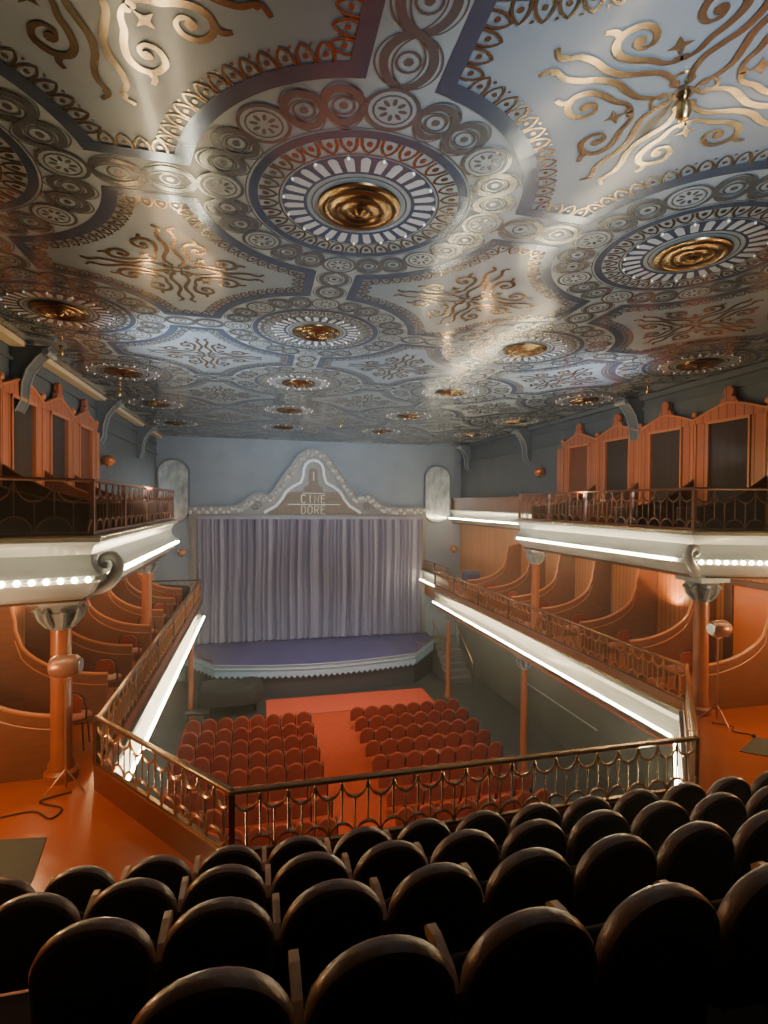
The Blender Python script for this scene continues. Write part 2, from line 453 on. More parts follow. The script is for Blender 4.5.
# ------------------------------------------------------------------ room shell
def shell():
    b = MB(); b.box(XL-.2, XR+.2, YW, YW+.2, ZS-.3, ZC+.1); struct(b.build('wall_front', M['wall']))
    for side, x0, x1 in (('left', XL-.2, XL), ('right', XR, XR+.2)):
        b = MB(); b.box(x0, x1, -3.5, YW, ZU-.1, ZC); struct(b.build('wall_'+side, M['walldk']))
        b = MB(); b.box(x0, x1, -3.5, YW, ZG-.7, ZU-.1); struct(b.build('wall_%s_boxes' % side, M['wood']))
        b = MB(); b.box(x0, x1, -3.5, YW, ZS, ZG-.7); struct(b.build('wall_%s_stalls' % side, M['wallst']))
    b = MB(); b.box(XL-.2, XR+.2, 1., YW, ZS-.2, ZS); struct(b.build('floor', M['flst']))
    b = MB(); b.box(1.80, 3.02, 9.5, 19.2, ZS, ZS+.012); tag(b.build('aisle_carpet', M['aisle']), 'orange-red carpet runner down the centre aisle of the stalls', 'carpet')
    b = MB(); b.box(-2.4, 1.80, 9.5, 19.2, ZS, ZS+.008); b.box(3.02, 7.0, 9.5, 19.2, ZS, ZS+.008); struct(b.build('floor_seating', M['aisle']))
    b = MB(); b.box(.35, 6.75, 19.25, 20.95, ZS, ZS+.02); tag(b.build('stage_carpet', M['carpet']), 'bright red carpet lying in front of the stage', 'carpet')
    b = MB(); b.box(-1.5, .3, 18.35, 19.2, ZS, ZS+.015); tag(b.build('side_carpet', M['aisle']), 'dull red carpet before the piano left of the stage', 'carpet')
    # lower gallery slab
    b = MB(); T = lambda x, y, d: (x, y, d)
    zb = ZG-.72
    for q, za, zc in ((.10, zb, ZG-.10), (0, ZG-.10, ZG)):
        b.prism([(XL, 7.15), (DL-q, 7.15), (DL-q, 19.25), (XL, 19.25)], T, za, zc)
        b.prism([(DR+q, 7.4), (XR, 7.4), (XR, 20.4), (DR+q, 20.4)], T, za, zc)
        b.prism([(7.68+q, 20.4), (XR, 20.4), (XR, YW), (7.68+q, YW)], T, za, zc)
        b.prism([(XL, 5.03-q), (-.22-q, 5.03-q), (DL-q, 7.15), (XL, 7.15)], T, za, zc)
        b.prism([(4.95+q, 5.03-q), (XR, 5.03-q), (XR, 7.4), (DR+q, 7.4)], T, za, zc)
        b.prism([(XL, -3.), (XR, -3.), (XR, 5.03-q), (XL, 5.03-q)], T, za, zc)
    struct(b.build('floor_gallery', M['flor']))
    # raked tiers under the near seats
    b = MB()
    for y1, z in ((3.72, -3.12), (2.88, -2.70), (2.0, -2.27), (1.1, -1.85)):
        b.box(XL, XR, -3., y1, z-.44, z)
    struct(b.build('floor_tiers', M['tier']))
    # upper gallery slabs
    b = MB()
    zb = -1.22
    b.prism([(XL, 6.37), (DL-.1, 7.07), (DL-.1, 13.0), (XL, 13.0)], T, zb, ZU)
    b.prism([(DR+.1, 7.42), (XR, 6.62), (XR, 13.2), (DR+.1, 13.2)], T, zb, ZU)
    b.prism([(9.2, 13.3), (XR, 13.3), (XR, YW), (9.2, YW)], T, -.95, ZU)
    struct(b.build('floor_upper_gallery', M['wdark']))
    # mats
    b = MB(); b.prism([(-2.75, 5.42), (-2.03, 5.42), (-2.16, 6.2), (-2.9, 6.3)], T, ZG, ZG+.01); tag(b.build('floor_mat', M['mat']), 'grey rubber mat on the orange floor at far left', 'mat')
    b = MB(); b.prism([(6.85, 6.18), (7.3, 5.8), (7.9, 6.2), (7.5, 6.5)], T, ZG, ZG+.01); tag(b.build('floor_mat', M['mat']), 'grey mat on the orange floor at the right edge', 'mat')
    # ledges along the ceiling
    b = MB(); b.box(XL+.02, XL+.24, 2., YW, ZC-.12, ZC-.02); struct(b.build('trim_left', M['cornpale']))
    b = MB(); b.box(XR-.16, XR, 2., YW, ZC-.14, ZC-.02); b.box(XR-.06, XR, 2., YW, ZC-.36, ZC-.31); b.box(XR-.09, XR, 2., YW, 1.98, 2.03); struct(b.build('trim_right', M['walldk']))
    b = MB(); b.box(XL, XL+.06, 2., YW, ZC-.36, ZC-.31); b.box(XL, XL+.08, 2., YW, 1.98, 2.03); struct(b.build('trim_left_cornice', M['walldk']))
    # pale line on the stalls side wall
    b = MB(); b.tube([(XR-.05, 13.2, -6.5), (XR-.05, 17.2, -6.5)], .025, 8); tag(b.build('wall_handrail', M['cornice']), 'thin pale handrail on the dark stalls wall beneath the right gallery', 'handrail')
shell()

# ------------------------------------------------------------------ fascias with light strips
PROF = [(-.02, .0), (.10, 0.), (.10, -.06), (.03, -.10), (-.03, -.22), (-.02, -.34), (.04, -.43), (.11, -.47), (.11, -.54), (.03, -.58), (-.05, -.70), (-.2, -.80), (-.45, -.84)]
def offset_path(path, inward, d):
    """offset a 2D polyline by d toward the side 'inward' (+1 = left of travel)"""
    out = []
    n = len(path)
    for i, p in enumerate(path):
        ns = []
        for a, b in ((i-1, i), (i, i+1)):
            if a < 0 or b >= n: continue
            dx, dy = path[b][0]-path[a][0], path[b][1]-path[a][1]; l = math.hypot(dx, dy); ns.append((-dy/l*inward, dx/l*inward))
        nx = sum(k[0] for k in ns)/len(ns); ny = sum(k[1] for k in ns)/len(ns); l2 = nx*nx+ny*ny
        out.append((p[0]+nx*d/l2, p[1]+ny*d/l2))
    return out
def fascia(path, inward, z, m_, scale=1.):
    b = MB(); n = len(path); o = 0
    lines = [[(x, y, z+dz*scale) for x, y in offset_path(path, inward, dd)] for dd, dz in PROF]
    for L in lines: b.v += L
    for i in range(len(PROF)-1):
        for k in range(n-1):
            a = i*n+k; b.f.append((a, a+1, a+n+1, a+n)); b.m.append(0)
    t = b.build('gallery_fascia', M[m_ or 'cornice'], smooth=True)
    t.data.set_sharp_from_angle(angle=math.radians(30))
    m = t.modifiers.new('s', 'SOLIDIFY'); m.thickness = .02; m.offset = 0
    return struct(t)
LOW = [(DL, 19.25), (DL, 7.15), (-.22, 5.03), (4.95, 5.03), (DR, 7.4), (DR, 20.35)]
fascia(LOW, 1, -3.50, 'cornlow')
fascia([(7.68, 20.5), (7.68, YW)], 1, -3.10, '')
fascia([(XL, 6.25), (DL, 6.95), (DL, 13.1), (XL, 13.1)], -1, -.42, '')
fascia([(XR, 6.5), (DR, 7.3), (DR, 13.3), (9.15, 13.3)], 1, -.42, '')
fascia([(9.12, 13.4), (9.12, YW)], 1, -.28, '', .8)

def gold_edge(path, inward, z):
    b = MB(); P = offset_path(path, inward, .112)
    b.tube([(x, y, z) for x, y in P], .012, 6); return struct(b.build('trim_1', M['brass']))
gold_edge([(XL, 6.25), (DL, 6.95), (DL, 13.1)], -1, -.425)
gold_edge([(XR, 6.5), (DR, 7.3), (DR, 13.3)], 1, -.425)
gold_edge([(DR, 7.4), (DR, 20.35)], 1, -3.465)

def tube_strip(p0, p1, z, label, off=(0, 0), gap=None):
    c = ((p0[0]+p1[0])/2, (p0[1]+p1[1])/2, z)
    t = thing('strip_light', label, 'strip light', c, 'glowing strip lights along the gallery fronts')
    dx, dy = p1[0]-p0[0], p1[1]-p0[1]; l = math.hypot(dx, dy); ux, uy = dx/l, dy/l
    nseg = max(1, round(l/6.1)) if gap is None else gap
    for k in range(nseg):
        a = l*k/nseg+.06; e = l*(k+1)/nseg-.06
        b = MB(); P = [(p0[0]+ux*s+off[0], p0[1]+uy*s+off[1], z) for s in (a, e)]
        b.tube(P, .024, 6); b.build('tube', M['led'], t)
        b = MB(); P = [(p0[0]+ux*s+off[0]*.35, p0[1]+uy*s+off[1]*.35, z-.035) for s in (a, e)]
        b.tube(P, .022, 6); b.build('holder', M['cornice'], t)
    return t
def bulb_strip(p0, p1, z, pitch, label, off=(0, 0)):
    p0 = (p0[0]+off[0]*.75, p0[1]+off[1]*.75); p1 = (p1[0]+off[0]*.75, p1[1]+off[1]*.75); off = (off[0]*.3, off[1]*.3)
    c = ((p0[0]+p1[0])/2, (p0[1]+p1[1])/2, z)
    t = thing('bulb_strip', label, 'light strip', c, 'rows of round bulbs on the upper gallery fronts')
    dx, dy = p1[0]-p0[0], p1[1]-p0[1]; l = math.hypot(dx, dy); n = int(l/pitch)
    b = MB(); b.tube([(p0[0]+off[0]*.3, p0[1]+off[1]*.3, z), (p1[0]+off[0]*.3, p1[1]+off[1]*.3, z)], .02, 6); b.build('holder', M['cornice'], t)
    s = MB(); s.sphere(c, .036, 8, 5); first = None
    for k in range(n):
        f = (k+.5)/n
        if first is None:
            first = s.build('bulb', M['ledb'], t); o = first
        else: o = first.copy(); col.objects.link(o); o.parent = t
        o.location = (p0[0]+dx*f+off[0]-c[0], p0[1]+dy*f+off[1]-c[1], 0)
o_ = .15
tube_strip((DL+o_, 19.1), (DL+o_, 7.3), -3.96, 'long warm strip light under the lower left gallery rail')
tube_strip((DR-o_, 20.2), (DR-o_, 7.5), -3.96, 'long warm strip light under the lower right gallery rail')
tube_strip((DL+o_-.02, 7.1), (-.6, 5.5), -3.96, 'short strip light below the slanting left corner railing', (.07, .10), 1)
tube_strip((5.2, 5.35), (DR-o_, 7.28), -3.96, 'short strip light below the slanting right corner railing', (-.08, .10), 1)
tube_strip((7.68-o_, 21.0), (7.68-o_, 23.9), -3.60, 'short strip light of the lower right gallery beside the screen', gap=1)
tube_strip((DL+o_, 13.0), (DL+o_, 7.2), -.92, 'warm strip light on the upper left gallery front')
tube_strip((DR-o_, 13.2), (DR-o_, 7.5), -.92, 'warm strip light on the upper right gallery front')
tube_strip((9.12-o_, 13.8), (9.12-o_, 23.9), -.68, 'distant strip light on the recessed upper right gallery by the mirror')
bulb_strip((DL+.02, 6.95), (-4.15, 6.27), -.92, .135, 'row of separate round bulbs on the near end of the upper left gallery', (.05, -.15))
bulb_strip((DR-.02, 7.3), (9.55, 6.52), -.92, .13, 'row of closely spaced bulbs on the near end of the upper right gallery', (-.05, -.15))

# ------------------------------------------------------------------ balustrades
def balustrade(p0, p1, ztop, zbot, label, group, mats, bay=.26, posts=(), mid_every=None, curb=None, end_posts=(True, True), wide=.035, panel=None):
    c = ((p0[0]+p1[0])/2, (p0[1]+p1[1])/2, zbot)
    t = thing('balustrade', label, 'railing', c, group)
    mr, mbal = mats
    dx, dy = p1[0]-p0[0], p1[1]-p0[1]; l = math.hypot(dx, dy); ux, uy = dx/l, dy/l; nx, ny = -uy, ux
    def at(s, d, z): return (p0[0]+ux*s+nx*d, p0[1]+uy*s+ny*d, z)
    def bar(s0, s1, d, z0, z1, mbx):
        vs = [at(s0, -d, z0), at(s1, -d, z0), at(s1, d, z0), at(s0, d, z0), at(s0, -d, z1), at(s1, -d, z1), at(s1, d, z1), at(s0, d, z1)]
        mbx.add(vs, [(0,3,2,1),(4,5,6,7),(0,1,5,4),(1,2,6,5),(2,3,7,6),(3,0,4,7)])
    b = MB(); prof = [(-wide, -.03), (-wide*.6, -.045), (wide*.6, -.045), (wide, -.03), (wide, -.008), (wide*.6, 0), (-wide*.6, 0), (-wide, -.008)]
    n = len(prof)
    for s in (-.02, l+.02): b.v += [at(s, d, ztop+z) for d, z in prof]
    b.f += [tuple(range(n)), tuple(reversed(range(n, 2*n)))]+[(i, (i+1) % n, n+(i+1) % n, n+i) for i in range(n)]; b.m += [0]*(n+2)
    b.build('handrail', mr, t)
    b = MB(); bar(0, l, .022, zbot-.02, zbot+.012, b); b.build('bottom_rail', mr, t)
    if curb is not None:
        b = MB(); bar(0, l, .045, curb, zbot-.02, b); b.build('kerb', M['curb'], t)
    if panel is not None:
        b = MB(); bar(0, l, .01, zbot, ztop-.05, b)
        for v in range(len(b.v)): b.v[v] = (b.v[v][0]+nx*panel, b.v[v][1]+ny*panel, b.v[v][2])
        b.build('backing_panel', M['wdark'], t)
    # posts
    pz = curb if curb is not None else zbot-.02
    ps = ([0.] if end_posts[0] else [])+([l] if end_posts[1] else [])+list(posts)
    if mid_every:
        k = round(l/mid_every); ps += [l*i/k for i in range(1, k)]
    for s in ps:
        b = MB(); q = .028
        vs = [(at(s-q, -q, pz)), at(s+q, -q, pz), at(s+q, q, pz), at(s-q, q, pz), at(s-q, -q, ztop-.03), at(s+q, -q, ztop-.03), at(s+q, q, ztop-.03), at(s-q, q, ztop-.03)]
        b.add(vs, [(0,3,2,1),(4,5,6,7),(0,1,5,4),(1,2,6,5),(2,3,7,6),(3,0,4,7)])
        b.build('newel_post', mr, t)
    # balusters: hung rod with a cup, standing rod from the cup to an inverted cup
    nb = max(1, round(l/bay)); bw = l/nb; H = ztop-.04-zbot; r = .009
    def L3(s, z): return (ux*s, uy*s, z)
    b = MB()
    cup = H*.16; rr = bw/2*.92
    b.tube([L3(-bw/2, H), L3(-bw/2, H-cup*.6), L3(-bw/2, H*.5), L3(-bw/2, cup+.06)], [r*1.1, r*1.5, r, r*1.2], 6)
    for sg in (0,):
        P = [L3(-rr*math.cos(a), H-cup*.35-rr*1.15*math.sin(a)) for a in [PI*k/10 for k in range(11)]]
        b.tube(P, [r*.8, r, r*1.2, r*1.6, r*1.9, r*2.1, r*1.9, r*1.6, r*1.2, r, r*.8], 6)
        P = [L3(-bw/2+rr*math.cos(a), .005+rr*1.05*math.sin(a)) for a in [PI*k/10 for k in range(11)]]
        b.tube(P, [r*.8, r, r*1.2, r*1.6, r*1.8, r*1.9, r*1.8, r*1.6, r*1.2, r, r*.8], 6)
    b.tube([L3(0, H-cup*.35-rr*1.15), L3(0, H*.4), L3(0, 0)], [r*1.3, r, r*1.2], 6)
    first = None
    for k in range(nb):
        if first is None:
            tmp = MB(); tmp.v = [(p[0]+c[0], p[1]+c[1], p[2]+c[2]) for p in b.v]; tmp.f = b.f; tmp.m = b.m
            first = tmp.build('baluster', mbal, t, True); o = first
        else: o = first.copy(); col.objects.link(o); o.parent = t
        s = (k+.5)*bw; o.location = (p0[0]+ux*s-c[0], p0[1]+uy*s-c[1], 0)
    return t
RB = (M['rail'], M['bal']); RD = (M['woodp'], M['baldk'])
GL, GU = 'bronze railings round the lower gallery opening', 'railings of the upper galleries'
balustrade((-.22, 5.03), (4.95, 5.03), -2.67, -3.26, 'front bronze railing with cup-shaped balusters before the near seats', GL, RB, curb=ZG)
balustrade((DL, 7.15), (-.22, 5.03), -2.67, -3.26, 'slanting bronze railing at the left corner above the orange floor', GL, RB, curb=ZG, end_posts=(True, False))
balustrade((4.95, 5.03), (DR, 7.4), -2.67, -3.26, 'slanting bronze railing at the right corner, seen nearly end-on', GL, RB, curb=ZG, end_posts=(False, True))
balustrade((DL, 19.25), (DL, 7.15), -2.70, -3.30, 'long left side railing of the lower gallery', GL, (M['rail'], M['bald']), curb=-3.48, mid_every=2., end_posts=(True, False), panel=-.04)
balustrade((DR, 7.4), (DR, 20.35), -2.70, -3.30, 'long right side railing of the lower gallery', GL, (M['rail'], M['bald']), curb=-3.48, mid_every=2., end_posts=(False, True))
balustrade((7.68, 20.5), (7.68, YW), -2.64, -3.04, 'short recessed railing of the lower right gallery next to the screen', GL, (M['rail'], M['bald']), mid_every=1.8, end_posts=(True, False))
balustrade((XL, 19.25), (DL, 19.25), -2.70, -3.30, 'short railing closing the far end of the lower left gallery', GL, (M['rail'], M['bald']), curb=ZG, end_posts=(False, False))
balustrade((DL, 6.95), (DL, 13.1), .27, -.38, 'upper left gallery railing along the hall', GU, RD, bay=.3, mid_every=1.5)
balustrade((XL+.05, 6.25), (DL, 6.95), .27, -.38, 'upper left gallery railing across its near end', GU, RD, bay=.38, end_posts=(False, False))
balustrade((DR, 7.3), (DR, 13.3), .31, -.38, 'upper right gallery railing along the hall', GU, RD, bay=.3, mid_every=1.5)
balustrade((DR, 7.3), (XR-.05, 6.5), .31, -.38, 'upper right gallery railing across its near end', GU, RD, bay=.34, end_posts=(False, False))
b = MB(); b.box(9.15, 9.2, 13.4, YW, -.28, .24); b.box(9.1, 9.24, 13.4, YW, .24, .28); b.build('parapet', M['woodp'])
tag(bpy.data.objects['parapet'], 'plain brown wooden parapet of the recessed upper right gallery', 'parapet')

# ------------------------------------------------------------------ columns
def column(x, y, zb, zt, r, label, cap, scroll=0):
    t = thing('column', label, 'column', (x, y, zb), 'orange iron columns of the galleries')
    b = MB(); b.lathe([(r*1.6, 0), (r*1.6, .10), (r*1.25, .14), (r*1.25, .2), (r, .26), (r*.94, zt-zb-(.42 if cap else .1)), (r*.94, zt-zb)], (x, y, zb), 20); b.build('shaft', M['column'], t, True)
    if cap:
        h = zt-zb
        b = MB(); b.lathe([(r*1.0, h-.42), (r*1.35, h-.40), (r*1.15, h-.37), (r*1.3, h-.3), (r*1.7, h-.2), (r*1.5, h-.18), (r*2.1, h-.09), (r*2.3, h-.07)], (x, y, zb), 16)
        q = r*2.3; b.box(x-q, x+q, y-q, y+q, zt-.07, zt)
        for k in range(8):
            a = 2*PI*k/8+PI/8
            b.tube([(x+r*1.2*math.cos(a), y+r*1.2*math.sin(a), zt-.38), (x+r*1.8*math.cos(a), y+r*1.8*math.sin(a), zt-.28), (x+r*2.2*math.cos(a), y+r*2.2*math.sin(a), zt-.14), (x+r*2.5*math.cos(a), y+r*2.5*math.sin(a), zt-.18)], [.03, .04, .035, .02], 6)
        cp_ = b.build('capital', M['capital'], t, True)
    if scroll:
        # scroll bracket wrapping from the capital up over the fascia
        sx = scroll; e = DR if x > 2 else DL; 
        K = [(x, y-.02, zt-.04), (x-sx*.10, y-.08, zt+.05), (x-sx*.26, y-.12, zt+.08), (e-sx*.06, y-.30, zt+.16), (e-sx*.20, y-.36, zt+.30), (e-sx*.24, y-.36, zt+.44), (e-sx*.17, y-.36, zt+.54), (e-sx*.07, y-.36, zt+.52), (e-sx*.06, y-.36, zt+.44), (e-sx*.13, y-.37, zt+.42)]
        P = []
        for q in range(len(K)-1):
            for w_ in range(4):
                f = w_/4; a_, b1, c_, d_ = K[max(q-1, 0)], K[q], K[q+1], K[min(q+2, len(K)-1)]
                P.append(tuple(.5*(2*b1[n_]+(c_[n_]-a_[n_])*f+(2*a_[n_]-5*b1[n_]+4*c_[n_]-d_[n_])*f*f+(3*b1[n_]-a_[n_]-3*c_[n_]+d_[n_])*f**3) for n_ in range(3)))
        P.append(K[-1])
        b = MB(); b.tube(P, [.105-.065*(n_/(len(P)-1)) for n_ in range(len(P))], 10); b.build('scroll_bracket', M['cornice'], cp_, True)
yc = (7.52, 13.65, 19.8)
column(-2.45, yc[0], ZG, -1.22, .125, 'upper-tier column with grey capital at the near left corner of the left boxes', True, -1)
column(7.47, yc[0], ZG, -1.22, .125, 'upper-tier column with grey capital at the near right corner of the right boxes', True, 1)
column(-2.45, 12.9, ZG, -1.22, .11, 'farther slender column standing in the left boxes', True)
column(7.47, 13.1, ZG, -1.22, .11, 'farther slender column standing in the right boxes', True)
column(7.47, yc[1], ZS, -4.3, .095, 'plain orange column under the right gallery, the nearer one', True)
column(7.47, yc[2], ZS, -4.3, .095, 'plain orange column under the right gallery, near the stage steps', True)
column(-2.3, yc[2], ZS, -4.3, .095, 'plain orange column under the left gallery beside the piano', True)

# lamps on stands in front of the corner columns
def stand_lamp(x, y, label, sg):
    t = thing('lamp_stand', label, 'lamp', (x, y, ZG), 'covered lamps on thin stands by the corner columns')
    b = MB(); b.tube([(x, y, ZG+.05), (x, y, -2.18)], .014, 8)
    b.build('pole', M['pink'], t)
    for k in range(3):
        a = 2*PI*k/3+.4*sg
        b = MB(); b.tube([(x, y, ZG+.28), (x+.16*math.cos(a), y+.16*math.sin(a), ZG+.12), (x+.26*math.cos(a), y+.26*math.sin(a), ZG+.012)], .012, 6); b.build('leg', M['pink'], t)
    b = MB(); b.tube([(x-.16*sg, y-.02, -2.02), (x-.12*sg, y-.02, -2.02), (x+.10*sg, y-.02, -2.02), (x+.16*sg, y-.02, -2.02)], [.10, .13, .14, .10], 14)
    h = b.build('lamp_body', M['pink'], t, True)
    b = MB(); b.tube([(x-.165*sg, y-.02, -2.02), (x-.18*sg, y-.02, -2.02)], .09, 14); b.build('lens', M['glass'], h)
    b = MB(); b.tube([(x-.10, y, -2.02), (x-.10, y, -2.14), (x, y, -2.20), (x+.10, y, -2.14), (x+.10, y, -2.02)], .014, 6); b.build('yoke', M['pink'], t)
stand_lamp(-2.28, 7.15, 'pink-brown lamp on a thin stand before the left corner column', -1)
stand_lamp(7.42, 7.12, 'pink-brown lamp on a thin stand before the right corner column', 1)
b = MB(); b.tube([(x, y, ZG+.012) for x, y in catmull([(-3.2, 6.9), (-2.9, 6.7), (-2.5, 6.75), (-2.25, 6.55), (-2.2, 6.75), (-2.5, 6.95), (-2.2, 7.1)])], .009, 6)
tag(b.build('cable', M['cable']), 'thin dark cable looping on the orange floor at left', 'cable')
b = MB(); b.tube([(x, y, ZG+.012) for x, y in catmull([(7.3, 7.1), (7.5, 6.9), (7.35, 6.75), (7.5, 6.6), (7.48, 6.5)])], .009, 6); b.sphere((7.48, 6.5, ZG+.03), .03, 8, 5)
tag(b.build('cable', M['cable']), 'short dark cable with a plug on the orange floor at right', 'cable')

# ------------------------------------------------------------------ box partitions, lower gallery
def partition(y, side, label):
    s = 1 if side == 'right' else -1
    x0 = 7.45 if s > 0 else -2.35; xw = XR-.02 if s > 0 else XL+.02
    W = abs(xw-x0); n = 14; top = []; bot = []
    w1 = W*.72
    for i in range(n+1):
        f = i/n; top.append((x0+s*f*w1, -2.80+.78*(1-math.sqrt(max(0, 1-f*f))))); bot.append((x0+s*f*w1, ZG))
    for a, z in ((w1+.001, -1.9), (w1+.08, -1.55), (W, -1.45)):
        top.append((x0+s*a, z)); bot.append((x0+s*a, ZG))
    t = thing('box_partition', label, 'partition', (x0, y, ZG), 'scooped wooden partitions between the %s boxes' % side)
    T = lambda a, b_, d: (a, d, b_)
    m = MB(); m.strip(top, bot, T, y-.02, y+.02); m.build('panel', M['woodp'], t)
    m = MB(); m.tube([(a, y, z+.01) for a, z in top], .028, 6); m.build('cap_rail', M['wtrim'], t)
    m = MB(); m.tube([(a, y-.025, z-.16) for a, z in top[:n+1]], .010, 6); m.build('bead', M['wtrim'], t)
ys = [7.56+1.72*k for k in range(8)]
for k, y in enumerate(ys):
    if y < 19: partition(y, 'right', 'scooped wooden partition of the right boxes, %s from the near column' % ORD[k])
for k, y in enumerate(ys[:7]):
    partition(y, 'left', 'scooped wooden partition of the left boxes, %s from the near column' % ORD[k])

def box_chair():
    t = thing('box_chair', 'x', 'chair', (0, 0, 0), 'small chairs inside the gallery boxes')
    m = MB(); m.lathe([(.19, .42), (.21, .44), (.21, .47), (.17, .485)], n=16); m.build('seat', M['red'], t, True)
    for a in (.8, 2.35, 3.95, 5.5):
        m = MB(); m.tube([(.16*math.cos(a), .16*math.sin(a), .43), (.2*math.cos(a), .2*math.sin(a), 0)], .014, 6); m.build('leg', M['wdark'], t)
    m = MB(); P = [(-.17, -.13, .45), (-.19, -.19, .65), (-.16, -.22, .82), (-.08, -.235, .88), (.08, -.235, .88), (.16, -.22, .82), (.19, -.19, .65), (.17, -.13, .45)]
    m.tube(P, .015, 6); m.build('back_frame', M['wdark'], t, True)
    m = MB(); m.prism([(-.13, .58), (.13, .58), (.15, .76), (.08, .84), (-.08, .84), (-.15, .76)], lambda a, b_, d: (a, d, b_), -.225, -.20); m.build('backrest', M['red'], t)
    return t
bc = box_chair(); first = True
for side in ('left', 'right'):
    for k in range(6):
        y = ys[k]+.85
        x = DL-.62 if side == 'left' else DR+.75
        lab = 'small rust-red chair in the %s gallery box, %s from the near end' % (side, ORD[k])
        if first: bc.location = (x, y, ZG); bc['label'] = lab; first = False
        else: dup(bc, (x, y, ZG), lab)
m = MB(); m.box(-3.6, -2.2, 18.3, 19.0, ZG, ZG+.72); 
for v in range(4, 8): x, y, z = m.v[v]; m.v[v] = (x*.97-.09, y, z+(.12 if v in (4, 7) else 0))
t_ = m.build('covered_bench', M['black']); bv = t_.modifiers.new('b', 'BEVEL'); bv.width = .1; bv.segments = 3
tag(t_, 'black cloth-covered bench in the last left box by the screen', 'bench')
m = MB(); m.box(8.25, 8.95, 20.0, 20.5, ZG, ZG+.82); t_ = m.build('padded_armchair', M['blue']); bv = t_.modifiers.new('b', 'BEVEL'); bv.width = .12; bv.segments = 3
tag(t_, 'blue padded seat in the last right box near the screen', 'seat')

# doorway in the right box wall
t = thing('box_door', 'bright orange door with a dark frame behind the right corner column', 'door', (XR-.03, 8.35, ZG))
m = MB(); m.box(XR-.06, XR-.01, 7.75, 8.8, ZG, -1.62); dl_ = m.build('door_leaf', M['dooro'], t)
m = MB(); m.box(XR-.1, XR-.01, 8.8, 9.0, ZG, -1.5); m.box(XR-.1, XR-.01, 7.6, 7.75, ZG, -1.5); m.box(XR-.1, XR-.01, 7.75, 8.8, -1.62, -1.5); m.build('door_frame', M['wdark'], t)
m = MB(); m.box(XR-.075, XR-.06, 7.95, 8.6, -3.3, -2.6); m.box(XR-.075, XR-.06, 7.95, 8.6, -2.4, -1.8); m.build('door_panel', M['dooro'], dl_)

# ------------------------------------------------------------------ upper facades
def facade(side):
    s = 1 if side == 'right' else -1
    xf = XR-.06 if s > 0 else XL+.06
    t = thing('box_facade', 'orange wooden facade of the upper %s boxes with a crown of peaked gables' % side, 'facade', (xf, 11, ZU))
    T = lambda a, b_, d: (xf-s*d, a, b_)
    cs = [14.15, 12.40, 10.66, 8.93, 7.2]
    hb = .87
    for ci, c in enumerate(cs):
        hd = .48
        m = MB()
        for a0, a1 in ((c-hb, c-hd), (c+hd, c+hb+(.32 if ci == 0 else 0))):
            m.prism([(a0, ZU), (a1, ZU), (a1, 1.80), (a0, 1.80)], T, 0, .07)
        pier = m.build('pier', M['wood2'], t)
        # gable: ogee from the valley up to a shouldered finial
        top = []; n = 12
        for i in range(n+1):
            f = -1+2*i/n; g = 1-abs(f)
            z = 1.90+.26*(g**1.35)+(.05*math.sin(g*PI))
            top.append((c+f*hb, z))
        m = MB(); m.strip(top, [(a, 1.80) for a, z in top], T, 0, .09)
        gb = m.build('gable', M['wood2'], t)
        m = MB(); m.tube([T(a, z, .10) for a, z in top], .022, 6); m.build('gable_moulding', M['wtrim'], gb)
        m = MB()
        fin = [(-.26, 2.10), (-.20, 2.17), (-.17, 2.24), (-.08, 2.26), (-.085, 2.29), (-.12, 2.33), (-.115, 2.41), (-.05, 2.47), (.05, 2.47), (.115, 2.41), (.12, 2.33), (.085, 2.29), (.08, 2.26), (.17, 2.24), (.20, 2.17), (.26, 2.10)]
        k = len(fin)//2
        m.strip([(c+a, z) for a, z in fin[:k]], [(c+a, z) for a, z in reversed(fin[k:])], T, .01, .10); m.build('finial', M['wood2'], gb)
        m = MB(); m.sphere(T(c+hb, 2.03, .06), .07, 10, 7); m.lathe([(.03, -.1), (.04, -.04), (.03, 0)], T(c+hb, 1.95, .06), 10); m.build('ball_finial', M['wtrim'], t, True)
        # pilaster strips
        m = MB()
        for a in (c-hb+.02, c-hd-.03, c+hd+.0, c+hb-.06):
            m.prism([(a-.0, ZU), (a+.045, ZU), (a+.045, 1.80), (a, 1.80)], T, .07, .10)
        m.prism([(c-hd-.03, 1.76), (c+hd+.045, 1.76), (c+hd+.045, 1.82), (c-hd-.03, 1.82)], T, .07, .11)
        m.build('pilaster', M['wtrim'], t)
        closed = ci == 0
        m = MB(); m.prism([(c-hd, ZU), (c+hd, ZU), (c+hd, 1.80), (c-hd, 1.80)], T, .005, .02)
        m.build('door', M['doorb'] if closed else M['door'], t)
    # end post
    # low scooped partitions before the facade
    for k, c in enumerate(cs[:4]):
        y = c-hb
        x0 = xf-s*2.1; top = []; bot = []
        for i in range(11):
            f = i/10; top.append((x0+s*f*2.0, -.05+.62*f**2.4)); bot.append((x0+s*f*2.0, ZU))
        q = thing('box_partition', 'low curved partition in the upper %s gallery, %s from the far end' % (side, ORD[k]), 'partition', (x0, y, ZU), 'low partitions of the upper %s gallery' % side)
        m = MB(); m.strip(top, bot, lambda a, b_, d: (a, d, b_), y-.02, y+.02); m.build('panel', M['wdark'], q)
        m = MB(); m.tube([(a, y, z+.01) for a, z in top], .022, 6); m.build('cap_rail', M['woodp'], q)
facade('left'); facade('right')

